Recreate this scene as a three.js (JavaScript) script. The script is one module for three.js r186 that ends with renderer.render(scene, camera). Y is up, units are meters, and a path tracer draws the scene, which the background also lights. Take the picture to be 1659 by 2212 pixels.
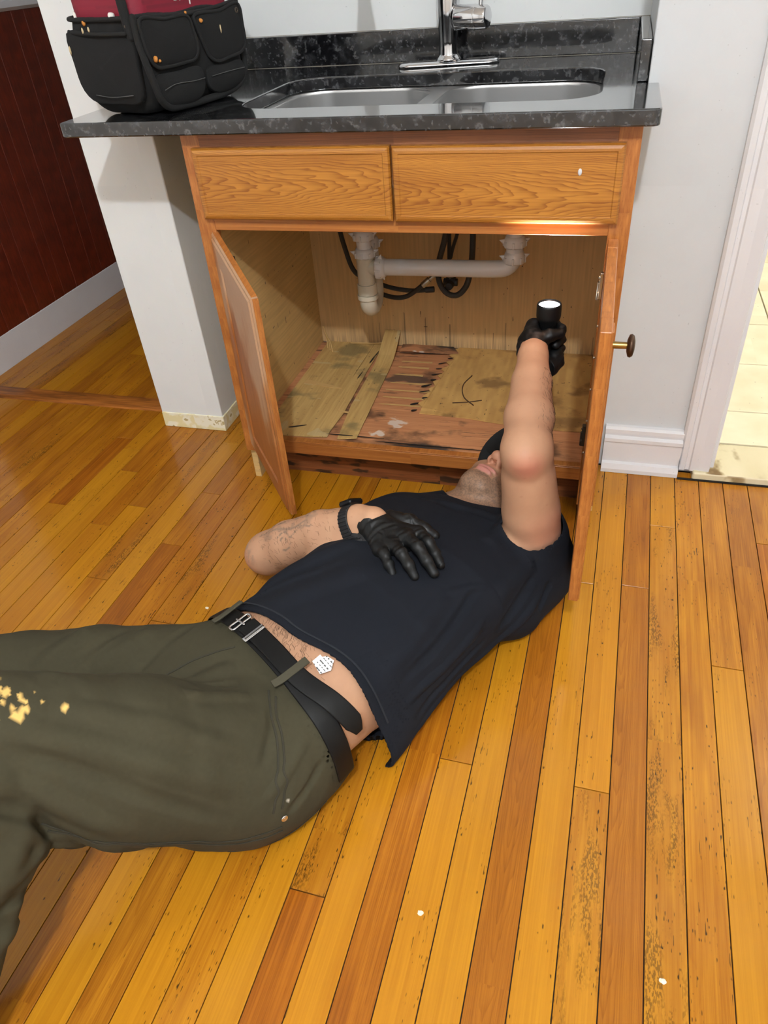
import * as THREE from 'three';
import { mergeGeometries, mergeVertices } from 'three/addons/utils/BufferGeometryUtils.js';
import { RoundedBoxGeometry } from 'three/addons/geometries/RoundedBoxGeometry.js';
import { RectAreaLightUniformsLib } from 'three/addons/lights/RectAreaLightUniformsLib.js';

// ---------------------------------------------------------------- camera, lights, exposure
const EXPOSURE = 1.05;
const LAMP = { pos: [0.57, 2.58, 2.29], cd: 13.2, radius: 2.2, color: [0.925, 0.977, 1.03] };      // bare ceiling bulb behind the viewer
const FILL = { pos: [0.2, 2.68, 3.1], size: [1.5, 1.2], power: 0.38, color: [0.91, 0.98, 1.06] }; // wide ceiling panel further back
const TILE_LAMP = { pos: [2.1, 2.5, -1.2], cd: 4.6, radius: 3, color: [1, 0.95, 0.84] };      // lamp of the tiled room
const TORCH = { cd: 3.2, color: [0.95, 0.98, 1] };

const scene = new THREE.Scene();
scene.background = new THREE.Color(0x0b0b0c);
const camera = new THREE.PerspectiveCamera(2 * Math.atan(1106 / 1582.66) * 180 / Math.PI, 1659 / 2212, 0.02, 60);
camera.position.set(0.4083, 1.1545, 1.4996);
camera.rotation.order = 'YXZ';
camera.rotation.set(-0.6567, 0.3164, -0.0848);
const renderer = new THREE.WebGLRenderer({ antialias: true });
renderer.toneMapping = THREE.LinearToneMapping;
renderer.toneMappingExposure = EXPOSURE;
renderer.shadowMap.enabled = true;
RectAreaLightUniformsLib.init();

// ---------------------------------------------------------------- helpers
const V = (x, y, z) => new THREE.Vector3(x, y, z);
function rng(seed) { let a = seed >>> 0; return () => { a = (a + 0x6D2B79F5) | 0; let t = Math.imul(a ^ (a >>> 15), 1 | a); t = (t + Math.imul(t ^ (t >>> 7), 61 | t)) ^ t; return ((t ^ (t >>> 14)) >>> 0) / 4294967296; }; }
const clamp = (x, a = 0, b = 1) => Math.min(b, Math.max(a, x));
const lerp = (a, b, t) => a + (b - a) * t;
const sst = (a, b, x) => { const t = clamp((x - a) / (b - a)); return t * t * (3 - 2 * t); };
function hash2(x, y) { let h = Math.imul(x, 374761393) + Math.imul(y, 668265263); h = Math.imul(h ^ (h >>> 13), 1274126177); return ((h ^ (h >>> 16)) >>> 0) / 4294967296; }
function noise2(x, y) { const xi = Math.floor(x), yi = Math.floor(y), u = x - xi, v = y - yi, su = u * u * (3 - 2 * u), sv = v * v * (3 - 2 * v); const a = hash2(xi, yi), b = hash2(xi + 1, yi), c = hash2(xi, yi + 1), d = hash2(xi + 1, yi + 1); return a + (b - a) * su + (c - a) * sv + (a - b - c + d) * su * sv; }
function fbm(x, y, n = 4) { let s = 0, a = 0.5, t = 0; for (let i = 0; i < n; i++) { s += a * noise2(x + i * 17.3, y - i * 9.1); t += a; x *= 2.03; y *= 2.03; a *= 0.5; } return s / t; }
function noise3(x, y, z) { const zi = Math.floor(z), f = z - zi, s = f * f * (3 - 2 * f); return lerp(noise2(x + zi * 31.7, y + zi * 57.3), noise2(x + (zi + 1) * 31.7, y + (zi + 1) * 57.3), s); }

const names = new Map();
function numbered(n) { const k = names.get(n) || 0; names.set(n, k + 1); return k ? n + '_' + String(k).padStart(3, '0') : n; }
function shade(o) { o.traverse(c => { if (c.isMesh) { c.castShadow = true; c.receiveShadow = true; } }); return o; }
function thing(name, label, category, pos = [0, 0, 0], group) { const o = new THREE.Group(); o.name = numbered(name); o.position.set(...pos); o.userData = { label, category }; if (group) o.userData.group = group; scene.add(o); return o; }
function part(name, geo, mat, parent, label) { const m = new THREE.Mesh(geo, mat); m.name = name; m.castShadow = m.receiveShadow = true; if (label) m.userData.label = label; parent.add(m); return m; }
function solo(name, geo, mat, label, category, group) { const m = part(numbered(name), geo, mat, scene); m.userData = { label, category }; if (group) m.userData.group = group; return m; }
function struct(name, geo, mat, label) { const m = geo ? new THREE.Mesh(geo, mat) : new THREE.Group(); m.name = name; m.castShadow = m.receiveShadow = true; m.userData = { kind: 'structure' }; if (label) m.userData.label = label; scene.add(m); return m; }
function merge(list) { return mergeGeometries(list.map(g => { const q = g.index ? g.toNonIndexed() : g; for (const k of Object.keys(q.attributes)) if (!['position', 'normal', 'uv'].includes(k)) q.deleteAttribute(k); return q; })); }
// uv in metres by the dominant axis of each face
function boxUV(g, s = 1, ox = 0, oy = 0, swap = false) {
  if (g.index) g = g.toNonIndexed();
  const p = g.attributes.position, n = g.attributes.normal, uv = new Float32Array(p.count * 2);
  for (let t = 0; t < p.count; t += 3) {
    let ax = 0, ay = 0, az = 0; for (let i = t; i < t + 3; i++) { ax += Math.abs(n.getX(i)); ay += Math.abs(n.getY(i)); az += Math.abs(n.getZ(i)); }
    for (let i = t; i < t + 3; i++) {
      const x = p.getX(i), y = p.getY(i), z = p.getZ(i); let a, b;
      if (ay >= ax && ay >= az) { a = x; b = z; } else if (ax >= az) { a = z; b = y; } else { a = x; b = y; }
      uv[2 * i] = (swap ? b : a) * s + ox; uv[2 * i + 1] = (swap ? a : b) * s + oy;
    }
  }
  g.setAttribute('uv', new THREE.BufferAttribute(uv, 2)); return g;
}
function box(x0, x1, y0, y1, z0, z1, r = 0) {
  const w = x1 - x0, h = y1 - y0, d = z1 - z0;
  const g = r > 0 ? new RoundedBoxGeometry(w, h, d, 2, Math.min(r, w / 2.01, h / 2.01, d / 2.01)) : new THREE.BoxGeometry(w, h, d);
  g.translate((x0 + x1) / 2, (y0 + y1) / 2, (z0 + z1) / 2); return g;
}
function tube(pts, r, seg = 40, rad = 10, closed = false, caps = true) {
  const c = new THREE.CatmullRomCurve3(pts.map(p => p.isVector3 ? p : V(...p)), closed, 'centripetal');
  const g = new THREE.TubeGeometry(c, seg, r, rad, closed); if (closed || !caps) return g;
  const out = [g];
  for (const e of [0, 1]) { const s = new THREE.SphereGeometry(r, rad, 6); s.translate(...c.getPointAt(e).toArray()); out.push(s); }
  return merge(out);
}
function lathe(prof, seg = 32) { return new THREE.LatheGeometry(prof.map(p => new THREE.Vector2(p[0], p[1])), seg); }
function along(g, from, to) { // y axis geometry of unit placement: moves origin to from, y axis towards to
  const d = V(...to).sub(V(...from)).normalize(); g.applyQuaternion(new THREE.Quaternion().setFromUnitVectors(V(0, 1, 0), d)); g.translate(...from); return g;
}
function cyl(from, to, r0, r1 = r0, seg = 24, bev = 0) {
  const L = V(...from).distanceTo(V(...to)); const b = bev || Math.min(r0, r1, L / 2) * 0.12;
  return along(lathe([[0, 0], [r0 - b, 0], [r0, b], [r1, L - b], [r1 - b, L], [0, L]], seg), from, to);
}
// loft through closed rings of equal point count
function loft(rings, capA = true, capB = true, closedRing = true) {
  const n = rings[0].length, pos = [], uv = [], idx = [];
  rings.forEach((r, j) => r.forEach((p, i) => { pos.push(p[0], p[1], p[2]); uv.push(i / n, j / (rings.length - 1)); }));
  const m = closedRing ? n : n - 1;
  for (let j = 0; j < rings.length - 1; j++) for (let i = 0; i < m; i++) { const a = j * n + i, b = j * n + (i + 1) % n, c = a + n, d = b + n; idx.push(a, b, d, a, d, c); }
  const cap = (j, flip) => { const c = [0, 0, 0]; rings[j].forEach(p => { c[0] += p[0] / n; c[1] += p[1] / n; c[2] += p[2] / n; }); const k = pos.length / 3; pos.push(...c); uv.push(0.5, 0.5); for (let i = 0; i < n; i++) { const a = j * n + i, b = j * n + (i + 1) % n; flip ? idx.push(k, b, a) : idx.push(k, a, b); } };
  if (capA) cap(0, true); if (capB) cap(rings.length - 1, false);
  const g = new THREE.BufferGeometry(); g.setAttribute('position', new THREE.Float32BufferAttribute(pos, 3)); g.setAttribute('uv', new THREE.Float32BufferAttribute(uv, 2)); g.setIndex(idx); g.computeVertexNormals(); return g;
}
function roundRect(w, d, r, n = 6) { const o = []; for (const [sx, sz, a0] of [[1, 1, 0], [-1, 1, 90], [-1, -1, 180], [1, -1, 270]]) for (let i = 0; i <= n; i++) { const a = (a0 + 90 * i / n) * Math.PI / 180; o.push([sx * (w / 2 - r) + r * Math.cos(a), sz * (d / 2 - r) + r * Math.sin(a)]); } return o; }

// ---------------------------------------------------------------- textures
function tex(w, h, fn, { srgb = true, rep = [1, 1] } = {}) {
  const d = new Uint8Array(w * h * 4); const o = [0, 0, 0];
  for (let y = 0; y < h; y++) for (let x = 0; x < w; x++) { fn(x / w, y / h, o, x, y); const k = (y * w + x) * 4; d[k] = clamp(o[0], 0, 255); d[k + 1] = clamp(o[1], 0, 255); d[k + 2] = clamp(o[2], 0, 255); d[k + 3] = 255; }
  const t = new THREE.DataTexture(d, w, h, THREE.RGBAFormat); t.wrapS = t.wrapT = THREE.RepeatWrapping; t.magFilter = THREE.LinearFilter; t.minFilter = THREE.LinearMipmapLinearFilter; t.generateMipmaps = true; t.repeat.set(...rep); if (srgb) t.colorSpace = THREE.SRGBColorSpace; t.needsUpdate = true; return t;
}
const mixc = (o, a, b, t) => { o[0] = a[0] + (b[0] - a[0]) * t; o[1] = a[1] + (b[1] - a[1]) * t; o[2] = a[2] + (b[2] - a[2]) * t; };
const mulc = (o, k) => { o[0] *= k; o[1] *= k; o[2] *= k; };
// wood with the grain along v; real size of the tile in metres (sx across, sy along)
function woodTex(w, h, { seed = 1, light, dark, rings = 0, ringAmt = 0.5, fiber = 0.35, pores = 0.25, specks = 0, mottle = 0.2, scuff = 0, center = 0.5, arch = 2.2, stretch = 1, sx = 0.0625, sy = 1.25 }) {
  const S = seed * 13.7;
  return tex(w, h, (u, v, o) => {
    const X = u * sx, Y = v * sy;                           // metres
    const wob = fbm(Y * 2.2 + S, S, 3) - 0.5;
    const f1 = noise2(X * 900 + S, Y * 9 + S), f2 = fbm(X * 260 + S * 2, Y * 4, 3);
    let g = 0.45 + fiber * ((f1 - 0.5) * 0.6 + (f2 - 0.5) * 1.2);
    g += mottle * (fbm(X * 26 + S, Y * 6 + S * 3, 4) - 0.5) * 2;
    if (rings) {
      const c = (u - center) * sx * 16 + wob * 0.55;
      const q = Y * stretch * 1.6 + arch * c * c + (fbm(X * 46 + S, Y * 7 + S, 3) - 0.5) * 0.32 + (fbm(X * 170, Y * 30 + S, 2) - 0.5) * 0.06;
      const r = q * rings - Math.floor(q * rings);
      const line = Math.pow(r, 3) * (r > 0.94 ? (1 - r) / 0.06 : 1);
      g += ringAmt * (line - 0.25);
    }
    if (pores) { const p = noise2(X * 1500 + S * 3, Y * 45 + S); if (p > 0.74) g += pores * (p - 0.74) * 4 * (rings ? clamp(g + 0.2) : 1); }
    mixc(o, light, dark, clamp(g));
    if (specks) { const p = noise2(X * 620 + S, Y * 95 + S * 5), q = noise2(X * 40 + S * 7, Y * 11 + S); if (p > 0.86 && q > 0.55) mulc(o, 1 - specks * clamp((p - 0.86) * 12)); }
    if (scuff) { const q = sst(0.52, 0.75, fbm(X * 38 + S * 2, Y * 9 + S, 4)), p = fbm(X * 700 + S, Y * 260, 2); mulc(o, 1 - scuff * q * sst(0.42, 0.62, p)); }
  });
}
// ---------------------------------------------------------------- implicit surfaces (for the person and soft goods)
const smin = (a, b, k) => { const h = Math.max(k - Math.abs(a - b), 0) / k; return Math.min(a, b) - h * h * k * 0.25; };
const smax = (a, b, k) => -smin(-a, -b, k);
function cap(x, y, z, a, b, ra, rb) { const dx = b[0] - a[0], dy = b[1] - a[1], dz = b[2] - a[2], px = x - a[0], py = y - a[1], pz = z - a[2]; const t = clamp((px * dx + py * dy + pz * dz) / (dx * dx + dy * dy + dz * dz)); const qx = px - dx * t, qy = py - dy * t, qz = pz - dz * t; return Math.sqrt(qx * qx + qy * qy + qz * qz) - (ra + (rb - ra) * t); }
function chain(x, y, z, pts, rs, k) { let d = 1e9; for (let i = 0; i + 1 < pts.length; i++) d = smin(d, cap(x, y, z, pts[i], pts[i + 1], rs[i], rs[i + 1]), k); return d; }
function ell(x, y, z, c, r) { const a = (x - c[0]) / r[0], b = (y - c[1]) / r[1], d = (z - c[2]) / r[2]; const q = Math.sqrt(a * a + b * b + d * d), g = Math.sqrt(a * a / r[0] / r[0] + b * b / r[1] / r[1] + d * d / r[2] / r[2]) || 1; return q * (q - 1) / (g * 1) ; }
// naive surface nets, skipping blocks far from the surface
function sdfMesh(f, lo, hi, h, { color = null, skip = 1.7 } = {}) {
  const B = 6, n = [0, 1, 2].map(i => Math.ceil((hi[i] - lo[i]) / h / B) * B + 1), [nx, ny, nz] = n, N = nx * ny * nz;
  const F = new Float32Array(N).fill(1e3), at = (i, j, k) => (k * ny + j) * nx + i;
  const R = B * h * 0.866 * skip, live = [];
  for (let K = 0; K < nz - 1; K += B) for (let J = 0; J < ny - 1; J += B) for (let I = 0; I < nx - 1; I += B) {
    const d = f(lo[0] + (I + B / 2) * h, lo[1] + (J + B / 2) * h, lo[2] + (K + B / 2) * h);
    if (Math.abs(d) > R) { const s = d > 0 ? 999 : -999; for (let k = K; k <= K + B; k++) for (let j = J; j <= J + B; j++) for (let i = I; i <= I + B; i++) { const q = at(i, j, k); if (F[q] === 1e3) F[q] = s; } continue; }
    live.push([I, J, K]);
  }
  for (const [I, J, K] of live) for (let k = K; k <= K + B; k++) for (let j = J; j <= J + B; j++) for (let i = I; i <= I + B; i++) { const q = at(i, j, k); if (Math.abs(F[q]) >= 999) F[q] = f(lo[0] + i * h, lo[1] + j * h, lo[2] + k * h); }
  const vid = new Map(), pos = [], idx = [];
  const E = [[0, 1], [2, 3], [4, 5], [6, 7], [0, 2], [1, 3], [4, 6], [5, 7], [0, 4], [1, 5], [2, 6], [3, 7]];
  const cell = (i, j, k) => {
    const q = at(i, j, k); let v = vid.get(q); if (v !== undefined) return v;
    let m = 0, sx = 0, sy = 0, sz = 0; const c = [0, 1, 2, 3, 4, 5, 6, 7].map(b => F[at(i + (b & 1), j + ((b >> 1) & 1), k + (b >> 2))]);
    for (const [a, b] of E) if ((c[a] < 0) !== (c[b] < 0)) { const t = clamp(c[a] / (c[a] - c[b]), 0.02, 0.98); sx += (a & 1) + t * ((b & 1) - (a & 1)); sy += ((a >> 1) & 1) + t * (((b >> 1) & 1) - ((a >> 1) & 1)); sz += (a >> 2) + t * ((b >> 2) - (a >> 2)); m++; }
    v = pos.length / 3; pos.push(lo[0] + (i + sx / m) * h, lo[1] + (j + sy / m) * h, lo[2] + (k + sz / m) * h); vid.set(q, v); return v;
  };
  for (const [I, J, K] of live) for (let k = K; k < K + B; k++) for (let j = J; j < J + B; j++) for (let i = I; i < I + B; i++) {
    const s = F[at(i, j, k)] < 0;
    if (i + 1 < nx && j && k && (F[at(i + 1, j, k)] < 0) !== s) { const a = cell(i, j - 1, k - 1), b = cell(i, j, k - 1), c = cell(i, j, k), d = cell(i, j - 1, k); s ? idx.push(a, b, c, a, c, d) : idx.push(a, c, b, a, d, c); }
    if (j + 1 < ny && i && k && (F[at(i, j + 1, k)] < 0) !== s) { const a = cell(i - 1, j, k - 1), b = cell(i, j, k - 1), c = cell(i, j, k), d = cell(i - 1, j, k); s ? idx.push(a, c, b, a, d, c) : idx.push(a, b, c, a, c, d); }
    if (k + 1 < nz && i && j && (F[at(i, j, k + 1)] < 0) !== s) { const a = cell(i - 1, j - 1, k), b = cell(i, j - 1, k), c = cell(i, j, k), d = cell(i - 1, j, k); s ? idx.push(a, b, c, a, c, d) : idx.push(a, c, b, a, d, c); }
  }
  const e = h * 0.35, nor = new Float32Array(pos.length), P = new Float32Array(pos), col = color ? new Float32Array(pos.length) : null, o = [0, 0, 0];
  for (let v = 0; v < P.length; v += 3) {
    let x = P[v], y = P[v + 1], z = P[v + 2]; const d0 = f(x, y, z);
    let gx = f(x + e, y, z) - d0, gy = f(x, y + e, z) - d0, gz = f(x, y, z + e) - d0; const g = Math.hypot(gx, gy, gz) || 1; gx /= g; gy /= g; gz /= g;
    const st = clamp(d0, -h * 0.5, h * 0.5) * 0.8; P[v] = x - gx * st; P[v + 1] = y - gy * st; P[v + 2] = z - gz * st;
    nor[v] = gx; nor[v + 1] = gy; nor[v + 2] = gz;
    if (col) { color(P[v], P[v + 1], P[v + 2], o, gx, gy, gz); col[v] = o[0]; col[v + 1] = o[1]; col[v + 2] = o[2]; }
  }
  const g = new THREE.BufferGeometry(); g.setAttribute('position', new THREE.BufferAttribute(P, 3)); g.setAttribute('normal', new THREE.BufferAttribute(nor, 3)); if (col) g.setAttribute('color', new THREE.BufferAttribute(col, 3)); g.setIndex(idx); return g;
}
function joinGeo(list) { // indexed merge keeping colours
  let nv = 0, ni = 0; for (const g of list) { nv += g.attributes.position.count; ni += g.index.count; }
  const p = new Float32Array(nv * 3), n = new Float32Array(nv * 3), c = new Float32Array(nv * 3).fill(1), ix = new Uint32Array(ni); let a = 0, b = 0;
  for (const g of list) { p.set(g.attributes.position.array, a * 3); n.set(g.attributes.normal.array, a * 3); if (g.attributes.color) c.set(g.attributes.color.array, a * 3); for (let i = 0; i < g.index.count; i++) ix[b + i] = g.index.array[i] + a; a += g.attributes.position.count; b += g.index.count; }
  const g = new THREE.BufferGeometry(); g.setAttribute('position', new THREE.BufferAttribute(p, 3)); g.setAttribute('normal', new THREE.BufferAttribute(n, 3)); g.setAttribute('color', new THREE.BufferAttribute(c, 3)); g.setIndex(new THREE.BufferAttribute(ix, 1)); return g;
}
// pull a point onto the zero set
function settle(f, p, off = 0, it = 6) { let [x, y, z] = p; let g = [0, 1, 0]; for (let i = 0; i < it; i++) { const e = 0.0015, d = f(x, y, z); let gx = f(x + e, y, z) - f(x - e, y, z), gy = f(x, y + e, z) - f(x, y - e, z), gz = f(x, y, z + e) - f(x, y, z - e); const l = Math.hypot(gx, gy, gz) || 1; g = [gx / l, gy / l, gz / l]; const s = (d - off) * 0.9; x -= g[0] * s; y -= g[1] * s; z -= g[2] * s; } return { p: [x, y, z], n: g }; }
// flat strip (belt, seam, hem) lying on an implicit surface along a path
function strip(f, path, w, t, off = 0, seg = 60, taper = null) {
  const c = new THREE.CatmullRomCurve3(path.map(p => V(...settle(f, p.isVector3 ? p.toArray() : p, off, 10).p)), false, 'centripetal'); const fr = [];
  for (let i = 0; i <= seg; i++) { const q = c.getPointAt(i / seg); fr.push(settle(f, q.toArray(), off)); }
  const rings = [];
  for (let i = 0; i <= seg; i++) {
    const a = V(...fr[Math.max(0, i - 1)].p), b = V(...fr[Math.min(seg, i + 1)].p), T = b.sub(a).normalize(), Nn = V(...fr[i].n), S = V().crossVectors(T, Nn).normalize(), P = V(...fr[i].p); const ww = w * (taper ? taper(i / seg) : 1);
    const ring = [[-0.5, 0], [-0.5, 0.6], [-0.42, 1], [0, 1.08], [0.42, 1], [0.5, 0.6], [0.5, 0], [0, -0.2]].map(([s, u]) => { const q = P.clone().addScaledVector(S, s * ww).addScaledVector(Nn, u * t); return q.toArray(); });
    rings.push(ring);
  }
  return loft(rings);
}
// ---------------------------------------------------------------- materials
const std = (c, o = {}) => new THREE.MeshStandardMaterial({ color: c, roughness: 0.6, ...o });
const phy = (c, o = {}) => new THREE.MeshPhysicalMaterial({ color: c, roughness: 0.6, ...o });
const M = {};
// old maple strip floor under a glossy varnish
const floorTex = [
  woodTex(192, 2048, { seed: 1, light: [212, 152, 50], dark: [176, 114, 30], fiber: 0.4, specks: 0.5, mottle: 0.25, pores: 0.1 }),
  woodTex(192, 2048, { seed: 2, light: [206, 143, 46], dark: [162, 98, 27], fiber: 0.5, specks: 0.6, mottle: 0.5, pores: 0.15, rings: 5, ringAmt: 0.14, arch: 3 }),
  woodTex(192, 2048, { seed: 3, light: [190, 124, 44], dark: [142, 82, 24], fiber: 0.4, mottle: 0.3, rings: 9, ringAmt: 0.38, arch: 4, pores: 0.2, center: 0.45 }),
  woodTex(192, 2048, { seed: 4, light: [194, 124, 40], dark: [144, 80, 20], fiber: 0.7, mottle: 0.5, pores: 0.3 }),
  woodTex(192, 2048, { seed: 5, light: [204, 144, 52], dark: [166, 104, 34], fiber: 0.4, specks: 0.6, mottle: 0.5, scuff: 0.3 }),
  woodTex(192, 2048, { seed: 6, light: [198, 134, 48], dark: [150, 90, 28], fiber: 0.5, mottle: 0.6, rings: 4, ringAmt: 0.3, arch: 5, center: 0.6, specks: 0.3 }),
];
const varnish = { clearcoat: 0.55, clearcoatRoughness: 0.14, roughness: 0.5, specularIntensity: 0.25 };
const floorMats = [];
const floorTone = [[1, 1, 1], [0.94, 0.9, 0.86], [0.88, 0.8, 0.74], [1.03, 1.01, 0.96]];
floorTex.forEach((t, i) => floorTone.forEach(c => { const m = phy(0xffffff, { map: t, ...varnish }); m.color.setRGB(c[0] * 0.79, c[1] * 0.75, c[2] * 0.32); floorMats.push(m); }));
M.gap = std(0x1c1108, { roughness: 0.9 });
M.threshold = phy(0xffffff, { map: woodTex(256, 1024, { seed: 9, light: [178, 108, 44], dark: [92, 50, 18], fiber: 0.6, mottle: 0.9, rings: 4, ringAmt: 0.3, sx: 0.08, sy: 0.8 }), ...varnish });
// painted plaster
const plasterBump = tex(512, 512, (u, v, o) => { const b = 128 + 90 * (fbm(u * 40, v * 40, 5) - 0.5) + 40 * (fbm(u * 7 + 9, v * 7, 3) - 0.5); o[0] = o[1] = o[2] = b; }, { srgb: false });
const wallTex = (a, b, seed) => tex(512, 512, (u, v, o) => { mixc(o, a, b, fbm(u * 6 + seed, v * 6, 5)); if (noise2(u * 210 + seed, v * 210) > 0.985) mulc(o, 0.85); });
M.wall = std(0xffffff, { map: wallTex([230, 231, 229], [221, 223, 222], 3), bumpMap: plasterBump, bumpScale: 0.0012, roughness: 0.55 });
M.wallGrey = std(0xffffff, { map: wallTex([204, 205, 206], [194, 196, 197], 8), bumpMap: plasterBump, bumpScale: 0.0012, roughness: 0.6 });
M.trim = std(0xffffff, { map: wallTex([222, 220, 221], [209, 207, 209], 5), bumpMap: plasterBump, bumpScale: 0.0008, roughness: 0.38 });
M.chip = std(0xffffff, { map: tex(256, 256, (u, v, o) => { const n = fbm(u * 9, v * 9, 4); mixc(o, [226, 214, 164], [238, 232, 208], sst(0.42, 0.58, n)); if (n > 0.74) mixc(o, [196, 180, 130], [180, 160, 110], n); }), roughness: 0.8 });
M.ceiling = std(0xe8e6e0, { roughness: 0.9 });
M.mahogany = phy(0xffffff, { map: woodTex(256, 1024, { seed: 11, light: [112, 40, 20], dark: [68, 20, 9], fiber: 0.7, mottle: 0.4, pores: 0.4, sx: 0.2, sy: 1.2 }), roughness: 0.38, clearcoat: 0.25, clearcoatRoughness: 0.3 });
// oak of the cabinet
const OAKL = [205, 138, 70], OAKD = [150, 86, 32];
M.oakV = phy(0xffffff, { map: woodTex(256, 1024, { seed: 21, light: [186, 120, 58], dark: [142, 80, 32], fiber: 0.7, pores: 0.35, mottle: 0.25, sx: 0.12, sy: 0.8 }), roughness: 0.4, clearcoat: 0.35, clearcoatRoughness: 0.25 });
M.oakH = M.oakV.clone(); 
M.oakRed = phy(0xffffff, { map: woodTex(256, 1024, { seed: 22, light: [148, 94, 58], dark: [102, 58, 34], fiber: 0.7, pores: 0.45, mottle: 0.35, rings: 5, ringAmt: 0.35, sx: 0.12, sy: 0.8 }), roughness: 0.5, clearcoat: 0.15, clearcoatRoughness: 0.3 });
const drawerTex = seed => woodTex(512, 1024, { seed, light: [186, 126, 48], dark: [132, 76, 20], rings: 12, ringAmt: 0.85, fiber: 0.45, pores: 0.35, mottle: 0.2, arch: 1.0, stretch: 1.1, center: seed % 2 ? 0.52 : 0.4, sx: 0.16, sy: 0.5 });
M.drawerA = phy(0xffffff, { map: drawerTex(31), roughness: 0.4, clearcoat: 0.35, clearcoatRoughness: 0.22 });
M.drawerB = phy(0xffffff, { map: drawerTex(34), roughness: 0.4, clearcoat: 0.35, clearcoatRoughness: 0.22 });
// worn door: varnish gone milky in patches
M.doorWorn = phy(0xffffff, { map: tex(512, 512, (u, v, o) => {
  const f = noise2(u * 150, v * 7) * 0.5 + fbm(u * 40, v * 4, 3) * 0.5; mixc(o, [172, 106, 50], [128, 70, 26], f);
  const m = fbm(u * 3.2 + 4, v * 2.2 + 1, 5) + 0.22 * sst(0.35, 0.85, v); const k = sst(0.52, 0.74, m) * 0.62; const c = [196, 172, 150]; mixc(o, [o[0], o[1], o[2]], c, k);
}), roughness: 0.5, clearcoat: 0.2, clearcoatRoughness: 0.4 });
M.toeKick = std(0xffffff, { map: tex(512, 256, (u, v, o) => { const f = noise2(u * 8, v * 90) * 0.5 + fbm(u * 5, v * 30, 3) * 0.5; mixc(o, [150, 88, 44], [98, 52, 24], f); const d = sst(0.55, 0.7, fbm(u * 9 + 3, v * 14, 4)); mulc(o, 1 - 0.55 * d); }), roughness: 0.55 });
M.ply = std(0xffffff, { map: tex(512, 512, (u, v, o) => { mixc(o, [212, 178, 118], [190, 156, 98], fbm(u * 4, v * 4, 5)); const f = noise2(u * 6, v * 160); mulc(o, 0.95 + 0.1 * f); if (noise2(u * 55 + 3, v * 55) > 0.965) mulc(o, 0.62); }), roughness: 0.65 });
M.plyBack = std(0xffffff, { map: tex(1024, 512, (u, v, o) => { mixc(o, [222, 186, 132], [198, 160, 108], fbm(u * 6, v * 3, 5)); mulc(o, 0.96 + 0.08 * noise2(u * 200, v * 9));
  if (noise2(u * 90 + 3, v * 45) > 0.975) mulc(o, 0.55);
  const crack = noise2(u * 170, 3.3), hgt = 0.05 + 0.1 * noise2(u * 60, 8); if (v < hgt) { const k = sst(hgt, 0, v); mulc(o, 1 - 0.22 * k * noise2(u * 330, v * 14)); if (crack > 0.86) mulc(o, 0.72); }
}), roughness: 0.7 });
M.deckRed = std(0xffffff, { map: tex(1024, 1024, (u, v, o) => {    // u across 0.84 m, v from back to front 0.58 m, grain across
  const f = noise2(u * 10, v * 260) * 0.4 + fbm(u * 7, v * 60, 4) * 0.6; mixc(o, [212, 152, 106], [164, 106, 66], f);
  const st = sst(0.54, 0.74, fbm(u * 9 + 11, v * 9 + 3, 6)); mulc(o, 1 - 0.42 * st);
  if (noise2(u * 14, v * 210 + 7) > 0.9) mulc(o, 0.6);
  const bk = sst(1, 0.4, Math.hypot((u - 0.53) / 0.11, (v - 0.02) / 0.05) + 0.8 * (fbm(u * 40, v * 40, 3) - 0.5)); mixc(o, [o[0], o[1], o[2]], [44, 40, 38], bk * 0.8);
  const gr = sst(1, 0.5, Math.hypot((u - 0.36) / 0.1, (v - 0.62) / 0.05) + 1.4 * (fbm(u * 22, v * 22, 4) - 0.5)); mixc(o, [o[0], o[1], o[2]], [84, 66, 54], gr * 0.8);
  const wsp = Math.hypot((u - 0.415) / 0.035, (v - 0.21) / 0.045) + 1.2 * (fbm(u * 60, v * 60, 3) - 0.5), ws2 = Math.hypot((u - 0.375) / 0.03, (v - 0.11) / 0.025) + 1.2 * (fbm(u * 70, v * 50, 3) - 0.5);
  const k = Math.max(1 - sst(0.6, 1.0, wsp), 1 - sst(0.6, 1, ws2)); mixc(o, [o[0], o[1], o[2]], [214, 200, 186], k * 0.9);
}), roughness: 0.75 });
M.deckTan = std(0xffffff, { map: tex(1024, 1024, (u, v, o) => {
  const f = noise2(u * 240, v * 9) * 0.4 + fbm(u * 50, v * 6, 4) * 0.6; mixc(o, [214, 180, 114], [172, 136, 78], f);
  const g = sst(0.52, 0.72, fbm(u * 8 + 2, v * 8 + 9, 6)); mixc(o, [o[0], o[1], o[2]], [112, 100, 66], g * 0.6);
  const s = noise2(u * 120 + 3, v * 90); if (s > 0.95) mulc(o, 0.66);
  if (noise2(u * 17, v * 22 + 5) > 0.88) mixc(o, [o[0], o[1], o[2]], [196, 180, 140], 0.5);
}), roughness: 0.75 });
M.deckRight = std(0xffffff, { map: tex(1024, 1024, (u, v, o) => {
  const f = noise2(u * 90, v * 14) * 0.4 + fbm(u * 14, v * 9, 5) * 0.6; mixc(o, [222, 180, 108], [172, 130, 72], f);
  const g = sst(0.54, 0.74, fbm(u * 9 + 5, v * 8, 6)); mixc(o, [o[0], o[1], o[2]], [112, 80, 46], g * 0.6);
  const s = noise2(u * 130 + 3, v * 100); if (s > 0.955) mulc(o, 0.5);
}), roughness: 0.75 });
M.splinter = std(0xc9a468, { roughness: 0.8 });
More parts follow.
